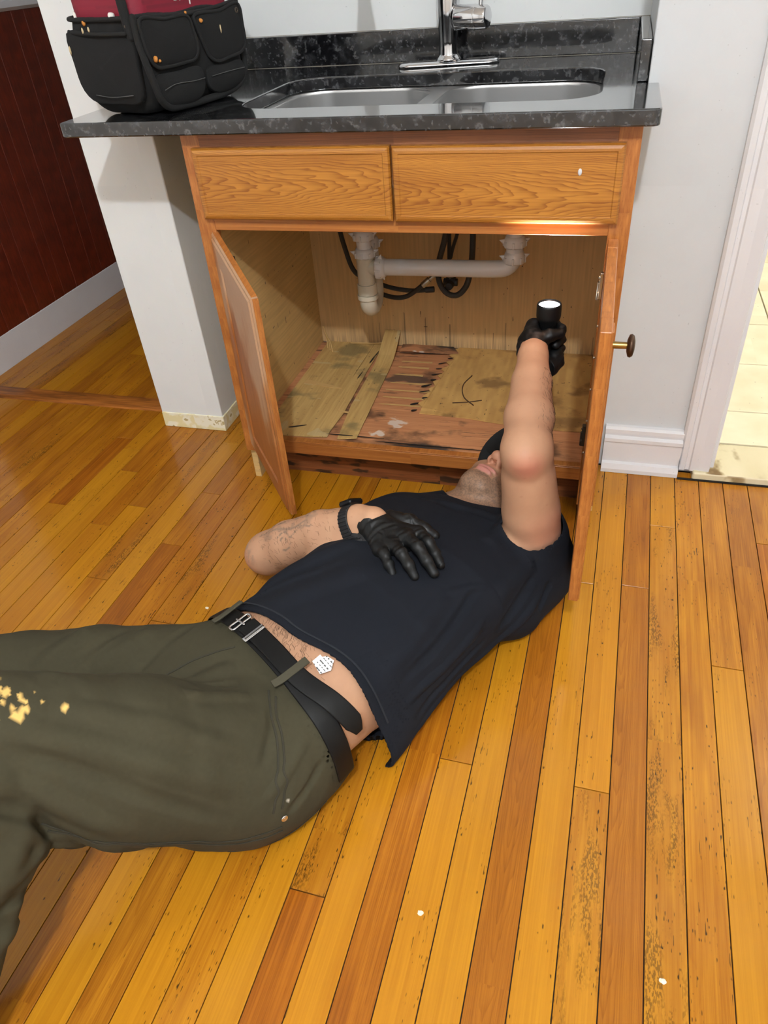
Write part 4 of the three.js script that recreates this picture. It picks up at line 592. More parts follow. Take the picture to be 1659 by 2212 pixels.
function torsoLocal(x, y, z) {      // nearest station: arc s, lateral w (his left positive), height h, overshoot e
  let best = 1e9;
  for (let i = 0; i + 1 < SPINE.length; i++) {
    const A = SPINE[i], B = SPINE[i + 1], ax = spineDir[i], bx = spineDir[i + 1];
    // planes through A and B, normal to the averaged directions
    const da = (x - A[0]) * ax[0] + (z - A[1]) * ax[1], db = (x - B[0]) * bx[0] + (z - B[1]) * bx[1];
    let t = da / (da - db || 1e-6); const tc = clamp(t); const first = i === 0 && da < 0, last = i + 2 === SPINE.length && db > 0;
    if (!(da >= -1e-9 && db <= 1e-9) && !first && !last) continue;
    const cx = lerp(A[0], B[0], tc), cz = lerp(A[1], B[1], tc), d = Math.hypot(x - cx, z - cz); if (d >= best) continue; best = d;
    const dx = lerp(ax[0], bx[0], tc), dz = lerp(ax[1], bx[1], tc), l = Math.hypot(dx, dz), ux = dx / l, uz = dz / l, e = (x - cx) * ux + (z - cz) * uz;
    tq.s = lerp(spineS[i], spineS[i + 1], tc); tq.w = (x - cx) * uz - (z - cz) * ux; tq.w = -tq.w; tq.w = (x - cx) * uz + (z - cz) * -ux; tq.h = y - lerp(A[2], B[2], tc); tq.e = first ? -e : last ? e : 0; tq.a = lerp(A[3], B[3], tc); tq.b = lerp(A[4], B[4], tc);
  }
  if (best > 1e8) { tq.s = 0; tq.w = 1; tq.h = 1; tq.e = 0; tq.a = tq.b = 0.1; }
  return tq;
}
function torso(x, y, z, grow = 0) {
  const q = torsoLocal(x, y, z), a = q.a + grow, b = q.b + grow; const A = Math.abs(q.w / a), Bq = Math.abs(q.h / b); const rho = Math.pow(Math.pow(A, 2.35) + Math.pow(Bq, 2.35), 1 / 2.35) || 1e-4; const l = Math.hypot(q.w, q.h); let d = l * (1 - 1 / rho); if (l < 1e-4) d = -b; d = Math.max(d, -b);
  if (q.e > 0) d = d > 0 ? Math.hypot(d, q.e) : q.e; return d;
}
// joints
const J = { shL: [0.341, 0.115, 0.298], elL: [0.315, 0.392, 0.33], wrL: [0.296, 0.458, 0.075], shR: [0.03, 0.1, 0.235], elR: [-0.236, 0.095, 0.385], wrR: [0.0, 0.248, 0.421],
  hipR: [-0.205, 0.1, 0.745], knR: [-0.62, 0.096, 0.832], anR: [-1.02, 0.075, 0.93], hipL: [-0.06, 0.115, 0.905], knL: [-0.30, 0.365, 1.085], anL: [-0.325, 0.09, 1.4] };
const mid = (a, b, t) => [0, 1, 2].map(i => lerp(a[i], b[i], t));
function armL(x, y, z, g = 0) {
  let d = chain(x, y, z, [J.shL, mid(J.shL, J.elL, 0.45), J.elL], [0.058 + g, 0.055 + g, 0.046 + g], 0.01);
  d = smin(d, cap(x, y, z, mid(J.shL, J.elL, 0.3), mid(J.shL, J.elL, 0.75), 0.034 + g, 0.03 + g) , 0.04);
  d = smin(d, chain(x, y, z, [J.elL, [0.309, 0.412, 0.245], [0.302, 0.438, 0.15], J.wrL, [0.294, 0.466, 0.03]], [0.043 + g, 0.047 + g, 0.039 + g, 0.03 + g, 0.028 + g], 0.01), 0.02);
  return smin(d, cap(x, y, z, [0.313, 0.398, 0.366], [0.313, 0.386, 0.358], 0.018 + g, 0.018 + g), 0.035); // point of the elbow
}
function armR(x, y, z, g = 0) {
  let d = chain(x, y, z, [J.shR, mid(J.shR, J.elR, 0.5), J.elR], [0.055 + g, 0.051 + g, 0.045 + g], 0.01);
  d = smin(d, chain(x, y, z, [J.elR, [-0.175, 0.137, 0.39], [-0.09, 0.198, 0.406], J.wrR, [0.035, 0.262, 0.432]], [0.046 + g, 0.05 + g, 0.043 + g, 0.033 + g, 0.03 + g], 0.01), 0.02);
  return smin(d, cap(x, y, z, [-0.258, 0.088, 0.392], [-0.25, 0.09, 0.39], 0.02 + g, 0.02 + g), 0.03);
}
// head frame: l = his left, u = crown, n = face; he looks straight up
const TS = 0.24, TCs = Math.sqrt(1 - TS * TS); const HO = [0.236, 0.1, 0.091], HL = [0.848, 0, 0.53], HF = [0.53, 0, -0.848], HU = [0.53 * TCs, -TS, -0.848 * TCs], HN = [0.53 * TS, TCs, -0.848 * TS];
const toHead = (x, y, z) => [(x - HO[0]) * HL[0] + (z - HO[2]) * HL[2], (x - HO[0]) * HU[0] + (y - HO[1]) * HU[1] + (z - HO[2]) * HU[2], (x - HO[0]) * HN[0] + (y - HO[1]) * HN[1] + (z - HO[2]) * HN[2]];
const fromHead = (l, u, n) => [0, 1, 2].map(i => HO[i] + l * HL[i] + u * HU[i] + n * HN[i]);
function headSdf(x, y, z) {
  const [l, u, n] = toHead(x, y, z), al = Math.abs(l);
  let d = ell(l, u, n, [0, 0.03, -0.01], [0.077, 0.088, 0.095]);                   // skull
  d = smin(d, ell(l, u, n, [0, -0.035, 0.035], [0.064, 0.075, 0.058]), 0.03);      // face
  d = smin(d, cap(al, u, n, [0.052, -0.045, -0.005], [0.016, -0.098, 0.055], 0.02, 0.019), 0.035); // jaw
  d = smin(d, ell(l, u, n, [0, -0.1, 0.058], [0.024, 0.018, 0.022]), 0.02);        // chin
  d = smin(d, cap(al, u, n, [0.034, 0.026, 0.078], [0.012, 0.03, 0.086], 0.012, 0.011), 0.02); // brow
  d = smin(d, ell(al, u, n, [0.045, -0.02, 0.055], [0.022, 0.02, 0.02]), 0.02);    // cheekbone
  d = smax(d, -ell(al, u, n, [0.032, 0.006, 0.094], [0.017, 0.012, 0.014]), 0.012); // eye sockets
  d = smin(d, ell(al, u, n, [0.032, 0.005, 0.078], [0.013, 0.0095, 0.0105]), 0.003); // lids
  d = smin(d, cap(l, u, n, [0, 0.014, 0.087], [0, -0.034, 0.112], 0.008, 0.011), 0.012); // nose bridge
  d = smin(d, ell(l, u, n, [0, -0.037, 0.113], [0.0125, 0.0115, 0.012]), 0.008);   // tip
  d = smin(d, ell(al, u, n, [0.0125, -0.041, 0.1], [0.0075, 0.0095, 0.011]), 0.006); // wings
  d = smax(d, -ell(al, u, n, [0.0062, -0.0475, 0.101], [0.0034, 0.0065, 0.0058]), 0.003); // nostrils
  d = smin(d, ell(l, u, n, [0, -0.066, 0.087], [0.026, 0.0055, 0.0085]), 0.006);   // upper lip
  d = smin(d, ell(l, u, n, [0, -0.0775, 0.0865], [0.021, 0.006, 0.0085]), 0.006);  // lower lip
  d = smax(d, -cap(al, u, n, [0, -0.0715, 0.0955], [0.024, -0.0735, 0.0885], 0.0014, 0.001), 0.003); // line of the mouth
  d = smax(d, -ell(l, u, n, [0, -0.0555, 0.104], [0.003, 0.007, 0.004]), 0.004);   // philtrum
  d = smin(d, smax(ell(al, u, n, [0.083, -0.012, -0.008], [0.01, 0.03, 0.017]), -ell(al, u, n, [0.091, -0.01, -0.003], [0.006, 0.018, 0.01]), 0.004), 0.006); // ears
  return d;
}
const neck = (x, y, z) => cap(x, y, z, [0.19, 0.092, 0.2], [0.226, 0.1, 0.122], 0.06, 0.056);
function bodyRaw(x, y, z) {
  let d = torso(x, y, z); d = smin(d, neck(x, y, z), 0.05); d = smin(d, armL(x, y, z), 0.04); d = smin(d, armR(x, y, z), 0.04);
  return smax(d, 0.004 - y, 0.012);
}
const bodySdf = (x, y, z) => smin(bodyRaw(x, y, z), headSdf(x, y, z), 0.018);
const SK = [0.50, 0.275, 0.165];                     // linear skin
function skinColor(x, y, z, o) {
  const m = fbm(x * 38 + 3, z * 38 + y * 30, 3), f = noise3(x * 300, y * 300, z * 300); let r = SK[0], g = SK[1], b = SK[2];
  const k = 0.94 + 0.12 * m + 0.05 * (f - 0.5); r *= k; g *= k * (0.97 + 0.06 * m); b *= k * (0.96 + 0.06 * m);
  // elbows and upper inner arm ruddier
  const re = Math.max(sst(0.045, 0.008, Math.hypot(x - 0.32, y - 0.388, z - 0.374)), 0.55 * sst(0.08, 0.02, Math.hypot(x - 0.36, y - 0.22, z - 0.33)), 0.4 * sst(0.05, 0.02, Math.hypot(x + 0.262, y - 0.08, z - 0.4))) * (0.7 + 0.5 * m);
  g *= 1 - 0.32 * re; b *= 1 - 0.24 * re; r *= 1 - 0.04 * re;
  // fine speckle
  if (noise3(x * 260 + 9, y * 260, z * 260) > 0.93) { r *= 0.9; g *= 0.84; b *= 0.82; }
  const [l, u, n] = toHead(x, y, z);
  if (Math.abs(l) < 0.1 && u > -0.19 && u < 0.13 && n < 0.14) {
    // stubble over jaw, chin and lip, darker with a grain of hairs
    let s = sst(-0.035, -0.075, u + 0.35 * Math.max(0, 0.05 - n)) * sst(-0.175, -0.125, u) * (Math.abs(l) < 0.03 && u > -0.085 && n > 0.07 ? 0.35 : 1); if (u > -0.064 && Math.abs(l) < 0.03 && n > 0.07) s = 0.5 * sst(-0.05, -0.056, u);
    const hair = noise3(x * 520, y * 520, z * 520); s *= 0.6 + 0.4 * sst(0.35, 0.7, hair); s = clamp(s) * 0.68; r = lerp(r, 0.06, s); g = lerp(g, 0.055, s); b = lerp(b, 0.045, s);
    const lip = Math.max(sst(1.25, 0.85, Math.hypot(l / 0.026, (u + 0.066) / 0.0065)), sst(1.25, 0.85, Math.hypot(l / 0.022, (u + 0.0778) / 0.0072))) * (n > 0.075 ? 1 : 0); r = lerp(r, 0.5, lip * 0.8); g = lerp(g, 0.19, lip * 0.8); b = lerp(b, 0.16, lip * 0.8);
    if (u < -0.03 && u > -0.055 && Math.abs(l) < 0.022 && n > 0.09) { g *= 0.86; b *= 0.86; }
    if (n > 0.06 && Math.abs(u - 0.026) < 0.0055 && Math.abs(l) > 0.014 && Math.abs(l) < 0.05) { r *= 0.25; g *= 0.22; b *= 0.22; }
    const bh = sst(-0.02, 0.0, u) * sst(0.02, -0.01, n) ; if (bh > 0) { const q = bh * 0.8; r = lerp(r, 0.03, q); g = lerp(g, 0.025, q); b = lerp(b, 0.02, q); }
  }
  // line tattoo on the right forearm
  { const A = J.elR, B = J.wrR, dx = B[0] - A[0], dy = B[1] - A[1], dz = B[2] - A[2], L2 = dx * dx + dy * dy + dz * dz, t = ((x - A[0]) * dx + (y - A[1]) * dy + (z - A[2]) * dz) / L2;
    const dist = Math.hypot(x - A[0] - dx * t, y - A[1] - dy * t, z - A[2] - dz * t);
    if (t > -0.15 && t < 0.95 && dist < 0.075 && y < 0.34 && x < 0.1) {
      const up = (y - A[1] - dy * t) - 0.25 * (z - A[2] - dz * t), q = t * 0.31, w = Math.atan2(z - A[2] - dz * t, y - A[1] - dy * t) * 0.045 - 0.028;
      const ln = (a, b, wd) => sst(wd, wd * 0.35, Math.abs(a - b)); let k = 0;
      const e1 = Math.hypot(q - 0.118, (w - 0.012) * 1.1), an = Math.atan2(w - 0.012, q - 0.118); k = Math.max(k, ln(e1, 0.021, 0.0022) * (an > -2.6 && an < 2.2 ? 1 : 0)); k = Math.max(k, ln(e1, 0.009, 0.002) * (an < 1.0 ? 1 : 0));
      k = Math.max(k, ln(w, 0.002 + 0.009 * Math.sin(q * 60), 0.0022) * (q > 0.14 && q < 0.21 ? 1 : 0)); k = Math.max(k, ln(w, -0.016 + 0.006 * Math.sin(q * 45 + 1), 0.0045) * (q > 0.06 && q < 0.2 ? 1 : 0) * 0.8);
      k = Math.max(k, ln(w, -0.034 + 0.008 * Math.sin(q * 38), 0.007) * (q > 0.02 && q < 0.22 ? 1 : 0) * 0.7 * sst(0.3, 0.6, fbm(q * 60, w * 90, 2)));
      k = Math.max(k, sst(0.55, 0.64, fbm(q * 55 + 2, w * 60 + 7, 3)) * 0.45 * (w < 0.0 ? 1 : 0)); k = Math.max(k, 0.5 * sst(0.02, 0.012, Math.hypot(q + 0.008, w - 0.02)) * sst(0.4, 0.6, noise2(q * 300, w * 300)));
      k = clamp(k) * 0.7; r = lerp(r, 0.11, k); g = lerp(g, 0.105, k); b = lerp(b, 0.09, k);
    } }
  o[0] = r; o[1] = g; o[2] = b;
}
const person = thing('person', 'person lying on the back in navy T-shirt and olive trousers, reaching into the cabinet', 'person', [0, 0, 0]);
M.skin = phy(0xffffff, { vertexColors: true, roughness: 0.52, sheen: 0.15, sheenRoughness: 0.6, specularIntensity: 0.6 });
const bodyMesh = (() => {
  const inHead = (x, z) => (x - HO[0]) * HF[0] + (z - HO[2]) * HF[2];
  const lower = sdfMesh((x, y, z) => smax(bodySdf(x, y, z), y < 0.29 && (x - 0.243) ** 2 + (z - 0.09) ** 2 < 0.036 ? inHead(x, z) + 0.128 : -1, 0.002), [-0.3, -0.002, -0.02], [0.43, 0.52, 1.0], 0.0045, { color: skinColor });
  const upper = sdfMesh((x, y, z) => Math.max(bodySdf(x, y, z), -(inHead(x, z) + 0.132), (x - 0.243) ** 2 + (z - 0.09) ** 2 > 0.036 || y > 0.29 ? 0.05 : -1), [0.1, 0, -0.04], [0.36, 0.27, 0.26], 0.0022, { color: skinColor });
  return part('body', joinGeo([lower, upper]), M.skin, person);
})();
// ---- clothes
M.shirt = phy(0xffffff, { vertexColors: true, roughness: 0.9, specularIntensity: 0.35, sheen: 0.2, sheenRoughness: 0.5 }); M.shirt.sheenColor = new THREE.Color(0.05, 0.055, 0.07);
M.pants = phy(0xffffff, { vertexColors: true, roughness: 0.9, specularIntensity: 0.35, sheen: 0.15, sheenRoughness: 0.5 }); M.pants.sheenColor = new THREE.Color(0.06, 0.055, 0.04);
M.glove = phy(0x0d0e0f, { roughness: 0.5, specularIntensity: 0.7 });
M.leather = phy(0x090909, { roughness: 0.55, specularIntensity: 0.5 });
M.seam = std(0x2d2a1e, { roughness: 0.9 });
M.navySeam = std(0x171b22, { roughness: 0.9 });
M.cap = std(0x0c0c0c, { roughness: 0.85 });
const torso3 = (x, y, z) => torso(x, y, z);
// a fold line: a path lying on the surface, raised (+) or sunk (-) by amp within radius r
const mkFold = (f, [a, b, r, amp]) => { const p = []; for (let i = 0; i <= 5; i++) p.push(settle(f, mid(a, b, i / 5), 0, 8).p); let m = 0; const c = mid(p[0], p[5], 0.5); for (const q of p) m = Math.max(m, Math.hypot(q[0] - c[0], q[1] - c[1], q[2] - c[2])); return { p, r, amp, c, R: m + r }; };
const fold = (x, y, z, F) => { const ex = x - F.c[0], ey = y - F.c[1], ez = z - F.c[2]; if (ex * ex + ey * ey + ez * ez > F.R * F.R) return 0; let best = F.r, bt = 0; for (let i = 0; i < 5; i++) { const a = F.p[i], b = F.p[i + 1], dx = b[0] - a[0], dy = b[1] - a[1], dz = b[2] - a[2], t = clamp(((x - a[0]) * dx + (y - a[1]) * dy + (z - a[2]) * dz) / (dx * dx + dy * dy + dz * dz + 1e-9)), q = Math.hypot(x - a[0] - dx * t, y - a[1] - dy * t, z - a[2] - dz * t); if (q < best) { best = q; bt = (i + t) / 5; } } return best < F.r ? F.amp * (0.5 + 0.5 * Math.cos(Math.PI * best / F.r)) * Math.min(1, 5 * bt + 0.1, 5 * (1 - bt) + 0.1) : 0; };
const HEM = s => 0; // arc position of the hem as a function of lateral place, below
function hemS(w) { return w < 0 ? lerp(0.645, 0.62, sst(-0.19, 0, w)) : lerp(0.62, 0.588, sst(0, 0.14, w)); }
function shirtOuter(x, y, z) {
  const q = torsoLocal(x, y, z), s = q.s, w = q.w;
  const flare = sst(0.4, 0.6, s) * (0.004 + 0.058 * sst(0.02, 0.16, w) * sst(0.16, 0.02, y));
  let d = torso(x, y, z, 0.008) - flare;
  d = smin(d, cap(x, y, z, [0.20, 0.085, 0.237], [0.335, 0.105, 0.292], 0.06, 0.07), 0.05); d = smin(d, cap(x, y, z, [0.345, 0.1, 0.30], [0.342, 0.165, 0.305], 0.074, 0.068), 0.03); d = smin(d, cap(x, y, z, [0.336, 0.14, 0.3], [0.33, 0.2, 0.303], 0.063, 0.061), 0.02);
  d = smin(d, cap(x, y, z, [0.352, 0.06, 0.3], [0.315, 0.06, 0.42], 0.06, 0.055), 0.07);
  d = smin(d, cap(x, y, z, [0.15, 0.085, 0.237], [0.03, 0.1, 0.235], 0.06, 0.06), 0.05); d = smin(d, cap(x, y, z, J.shR, mid(J.shR, J.elR, 0.4), 0.06, 0.058), 0.03);
  return d;
}
const creases = [ // raised and sunk lines of the drape: a, b, radius, amplitude
  [[0.33, 0.13, 0.40], [0.28, 0.12, 0.52], 0.016, -0.007], [[0.34, 0.15, 0.36], [0.28, 0.17, 0.5], 0.03, 0.006], [[0.345, 0.1, 0.4], [0.28, 0.07, 0.6], 0.014, 0.005], [[0.36, 0.1, 0.36], [0.34, 0.08, 0.43], 0.012, -0.006],
  [[0.26, 0.12, 0.56], [0.2, 0.09, 0.74], 0.011, -0.006], [[0.25, 0.15, 0.54], [0.185, 0.13, 0.75], 0.014, 0.005], [[0.27, 0.09, 0.52], [0.21, 0.05, 0.76], 0.011, 0.005], [[0.24, 0.18, 0.5], [0.17, 0.17, 0.74], 0.014, -0.005], [[0.27, 0.06, 0.55], [0.22, 0.04, 0.72], 0.01, -0.005], [[0.2, 0.2, 0.55], [0.14, 0.19, 0.74], 0.022, 0.004],
  [[0.02, 0.2, 0.47], [-0.15, 0.17, 0.6], 0.03, 0.005], [[0.0, 0.2, 0.52], [-0.14, 0.16, 0.64], 0.02, -0.004], [[0.07, 0.24, 0.54], [-0.1, 0.19, 0.67], 0.035, 0.004], [[-0.02, 0.2, 0.56], [-0.15, 0.16, 0.66], 0.015, 0.003],
  [[0.2, 0.21, 0.56], [0.265, 0.19, 0.5], 0.012, 0.003], [[0.1, 0.2, 0.25], [0.26, 0.2, 0.28], 0.025, 0.004], [[0.06, 0.18, 0.24], [0.2, 0.2, 0.3], 0.02, -0.003], [[0.28, 0.18, 0.32], [0.25, 0.2, 0.4], 0.028, 0.005]];
const shirtFolds = creases.map(([a, b, r, k]) => mkFold(shirtOuter, [a, b, r, k * 1.7]));
function shirtSdf(x, y, z) {
  const o = shirtOuter(x, y, z); if (o > 0.06 || o < -0.06) return o;
  const q = torsoLocal(x, y, z), s = q.s, w = q.w, e = q.e;
  let d = o + 0.0022 * (fbm(x * 13 + 5, z * 13 + y * 8, 3) - 0.5) * 2;
  for (const c of shirtFolds) d -= fold(x, y, z, c);
  const inn = d + 0.0055;
  // openings: hem, neck, sleeves
  const hs = hemS(w) + 0.055 * sst(0.05, 0.015, y) * sst(0.05, 0.09, w) * sst(0.185, 0.12, w), cut = s + e - hs;
  const nk = [x - 0.21, y - 0.115, z - 0.147]; const neckCut = 0.098 - Math.hypot(nk[0], nk[1] * 0.95, nk[2] * 1.02);
  const t = [J.elL[0] - J.shL[0], J.elL[1] - J.shL[1], J.elL[2] - J.shL[2]], tl = Math.hypot(...t);
  const sl = ((x - J.shL[0]) * t[0] + (y - J.shL[1]) * t[1] + (z - J.shL[2]) * t[2]) / tl - 0.066 + 1.1 * (x - J.shL[0] + 0.02) + 0.45 * Math.max(0, z - J.shL[2] - 0.01);
  const nearArm = Math.min(sl, 0.0005 - cap(x, y, z, [J.shL[0], J.shL[1], J.shL[2] + 0.004], [J.elL[0], J.elL[1], J.elL[2]], 0.0615, 0.0605));
  const tr = [J.elR[0] - J.shR[0], J.elR[1] - J.shR[1], J.elR[2] - J.shR[2]], trl = Math.hypot(...tr), sr = (x < 0.02 ? ((x - J.shR[0]) * tr[0] + (y - J.shR[1]) * tr[1] + (z - J.shR[2]) * tr[2]) / trl - 0.1 : -1);
  const nearR = cap(x, y, z, J.shR, J.elR, 0.075, 0.075) < 0.02 && s < 0.45 && w < -0.15 ? sr : -1;
  d = smax(d, cut, 0.004); d = smax(d, neckCut, 0.004); d = smax(d, nearArm, 0.004); d = smax(d, nearR, 0.004);
  // hollow next to the openings so that cloth has an edge
  if (cut > -0.06 || neckCut > -0.03 || nearArm > -0.03 || nearR > -0.03) d = smax(d, -inn, 0.002);
  return smax(d, 0.0035 - y, 0.006);
}
const shirtCol = (x, y, z, o) => { const n = fbm(x * 30, z * 30 + y * 20, 3), f = noise3(x * 500, y * 500, z * 500); const k = 0.9 + 0.16 * n + 0.12 * (f - 0.5); o[0] = 0.0085 * k; o[1] = 0.01 * k; o[2] = 0.0145 * k; if (noise3(x * 420 + 3, y * 420, z * 420) > 0.975) { o[0] *= 1.7; o[1] *= 1.7; o[2] *= 1.6; } };
const shirt = part('shirt', sdfMesh(shirtSdf, [-0.27, 0, 0.09], [0.45, 0.27, 0.9], 0.0036, { color: shirtCol, skip: 2.2 }), M.shirt, person, 'dark navy short-sleeved T-shirt');
{ // stitched hems
  const hemPath = []; for (let i = 0; i <= 30; i++) { const w = lerp(-0.17, 0.2, i / 30), s = hemS(w) - 0.016; let k = 0; while (k + 2 < spineS.length && spineS[k + 1] < s) k++; const t = (s - spineS[k]) / (spineS[k + 1] - spineS[k]); const dx = lerp(spineDir[k][0], spineDir[k + 1][0], t), dz = lerp(spineDir[k][1], spineDir[k + 1][1], t), l = Math.hypot(dx, dz); const cx = lerp(SPINE[k][0], SPINE[k + 1][0], t), cz = lerp(SPINE[k][1], SPINE[k + 1][1], t); hemPath.push([cx + w * dz / l, 0.1 + 0.125 * Math.sqrt(Math.max(0.02, 1 - (w / 0.2) ** 2)), cz - w * dx / l]); }
  part('hem', strip(shirtOuter, hemPath, 0.0035, 0.0012, 0.001, 80), M.navySeam, shirt);
}

{ // care label sticking out from under the hem
  const q = settle(torso3, [0.035, 0.2, 0.757], 0.006), N = V(...q.n), T = V(0.8, 0, 0.6), S = V().crossVectors(N, T).normalize(); T.crossVectors(S, N).normalize();
  const c = document.createElement('canvas'); c.width = 128; c.height = 128; const x = c.getContext('2d'); x.fillStyle = '#e6e6e4'; x.fillRect(0, 0, 128, 128); x.fillStyle = '#555'; x.font = 'bold 15px sans-serif'; for (let i = 0; i < 5; i++) { const r = rng(i + 3); for (let k = 0; k < 4; k++) x.fillRect(30 + k * 20 + r() * 6, 22 + i * 20, 8 + r() * 10, i % 2 ? 4 : 7); }
  const t = new THREE.CanvasTexture(c); t.colorSpace = THREE.SRGBColorSpace;
  const P = (a, b, n) => V(...q.p).addScaledVector(T, a).addScaledVector(S, b).addScaledVector(N, n);
  const out = [[-0.016, -0.012], [0.012, -0.016], [0.018, 0.002], [0.006, 0.017], [-0.008, 0.013], [-0.012, 0.006], [-0.018, 0.006]];
  const g = new THREE.ShapeGeometry(new THREE.Shape(out.map(p => new THREE.Vector2(...p)))), p = g.attributes.position, uv = []; const pos = []; for (let i = 0; i < p.count; i++) { uv.push(p.getX(i) / 0.04 + 0.5, p.getY(i) / 0.04 + 0.5); const v = P(p.getX(i), p.getY(i), 0.002 + 0.003 * (p.getX(i) / 0.018)); pos.push(v.x, v.y, v.z); }
  g.setAttribute('position', new THREE.Float32BufferAttribute(pos, 3)); g.setAttribute('uv', new THREE.Float32BufferAttribute(uv, 2)); g.computeVertexNormals(); part('care_label', g, new THREE.MeshStandardMaterial({ map: t, roughness: 0.8, side: THREE.DoubleSide }), shirt, 'white printed care label');
}
{ // dark hairs on belly and forearms
  const r = rng(12), list = []; const hair = (p, dir, len) => { const q = settle(bodySdf, p, 0, 4); if (q.p[1] < 0.02) return; const N = V(...q.n), D = V(...dir).addScaledVector(N, -V(...dir).dot(N)).normalize(); D.applyAxisAngle(N, (r() - 0.5) * 1.6); const a = V(...q.p).addScaledVector(N, -0.0005), b = a.clone().addScaledVector(D, len * 0.5).addScaledVector(N, 0.0016), c = a.clone().addScaledVector(D, len).addScaledVector(N, 0.0008); list.push(new THREE.TubeGeometry(new THREE.QuadraticBezierCurve3(a, b, c), 3, 0.00017, 3)); };
  for (let i = 0; i < 420; i++) { const w = (r() + r() + r() - 1.5) * 0.09, s = 0.07 * (r() - 0.5); hair([-0.045 + w * 0.83 - s * 0.55, 0.23, 0.728 + w * 0.56 + s * 0.83], [0.4, 0, 0.9], 0.008 + 0.006 * r()); }
  const onArm = (A, B, t, a, R) => { const D = V(B[0] - A[0], B[1] - A[1], B[2] - A[2]).normalize(), U = V(0, 1, 0).addScaledVector(D, -D.y).normalize(), W = V().crossVectors(D, U); const q = V(...A).lerp(V(...B), t).addScaledVector(U, Math.cos(a) * R).addScaledVector(W, Math.sin(a) * R); return q.toArray(); };
  for (let i = 0; i < 260; i++) hair(onArm(J.elR, J.wrR, 0.08 + 0.8 * r(), -1.2 + 3.4 * r(), 0.05), [0.8, -0.3, 0.4], 0.008 + 0.005 * r());
  for (let i = 0; i < 260; i++) hair(onArm(J.elL, J.wrL, 0.1 + 0.65 * r(), 0.4 + 2.0 * r(), 0.05), [0.1, -0.6, 0.5], 0.008 + 0.006 * r());
  const m = part('body_hair', merge(list), std(0x3c2a1c, { roughness: 0.8 }), person); m.userData.kind = 'stuff';
}
const legFar = (x, y, z, g = 0) => chain(x, y, z, [J.hipR, [-0.42, 0.1, 0.785], J.knR, J.anR], [0.1 + g, 0.094 + g, 0.082 + g, 0.075 + g], 0.01);
const legNearUp = (x, y, z, g = 0) => { let d = chain(x, y, z, [J.hipL, mid(J.hipL, J.knL, 0.5), J.knL], [0.118 + g, 0.112 + g, 0.085 + g], 0.012); return smin(d, cap(x, y, z, [-0.06, 0.09, 0.92], [-0.235, 0.24, 1.06], 0.09 + g, 0.08 + g), 0.05); };
const legNearLow = (x, y, z, g = 0) => chain(x, y, z, [J.knL, mid(J.knL, J.anL, 0.3), J.anL], [0.08 + g, 0.1 + g, 0.084 + g], 0.012);
const PW = { s: 0.655 }; // arc position of the waistband top
const pantFolds = [ // a, b, radius, amplitude
  [[-0.2, 0.47, 1.12], [0.0, 0.2, 1.0], 0.026, 0.010], [[-0.22, 0.44, 1.14], [-0.03, 0.17, 1.03], 0.018, -0.007], [[-0.26, 0.42, 1.16], [-0.13, 0.22, 1.1], 0.024, 0.009], [[-0.27, 0.38, 1.17], [-0.17, 0.2, 1.13], 0.016, -0.008], [[-0.17, 0.48, 1.04], [0.02, 0.24, 0.96], 0.022, 0.006],
  [[-0.27, 0.34, 1.18], [-0.21, 0.2, 1.15], 0.018, 0.008], [[-0.2, 0.24, 1.14], [-0.19, 0.12, 1.1], 0.014, -0.008], [[-0.17, 0.22, 1.12], [-0.15, 0.1, 1.08], 0.02, 0.008], [[-0.22, 0.2, 1.13], [-0.21, 0.1, 1.08], 0.014, 0.007],
  [[-0.3, 0.2, 0.72], [-0.37, 0.22, 0.86], 0.026, 0.007], [[-0.42, 0.2, 0.73], [-0.48, 0.21, 0.88], 0.028, 0.008], [[-0.36, 0.2, 0.73], [-0.43, 0.21, 0.87], 0.018, -0.006], [[-0.24, 0.2, 0.7], [-0.3, 0.22, 0.84], 0.016, -0.005],
  [[-0.1, 0.22, 0.8], [-0.22, 0.26, 0.87], 0.022, 0.009], [[-0.08, 0.22, 0.84], [-0.18, 0.27, 0.9], 0.016, -0.008], [[-0.05, 0.23, 0.86], [-0.12, 0.29, 0.94], 0.02, 0.008], [[-0.02, 0.2, 0.86], [0.0, 0.2, 0.96], 0.016, -0.005], [[0.03, 0.17, 0.88], [0.01, 0.16, 0.98], 0.014, 0.005], [[0.05, 0.14, 0.88], [0.03, 0.12, 0.97], 0.012, -0.005],
  [[-0.3, 0.3, 1.22], [-0.2, 0.24, 1.16], 0.02, 0.008], [[-0.3, 0.22, 1.28], [-0.23, 0.18, 1.22], 0.02, 0.008], [[-0.28, 0.26, 1.24], [-0.22, 0.2, 1.19], 0.014, -0.008]];
function pantsOuter(x, y, z) {
  const q = torsoLocal(x, y, z); let pel = torso(x, y, z, 0.012 + 0.012 * sst(0.1, 0.17, q.w) * sst(0.82, 0.74, q.s)); pel = smax(pel, 0.56 - q.s - q.e * 0, 0.01);
  let d = smin(pel, smin(legFar(x, y, z), legNearUp(x, y, z), 0.008), 0.03);
  d = smin(d, cap(x, y, z, [0.0, 0.08, 0.86], [-0.12, 0.1, 0.95], 0.074, 0.08), 0.05); // seat
  const low = legNearLow(x, y, z) + 0.003 * Math.sin(y * 90 + z * 40); d = smin(d, low, 0.003);
  return d;
}
const pFolds = pantFolds.map(c => mkFold(pantsOuter, c));
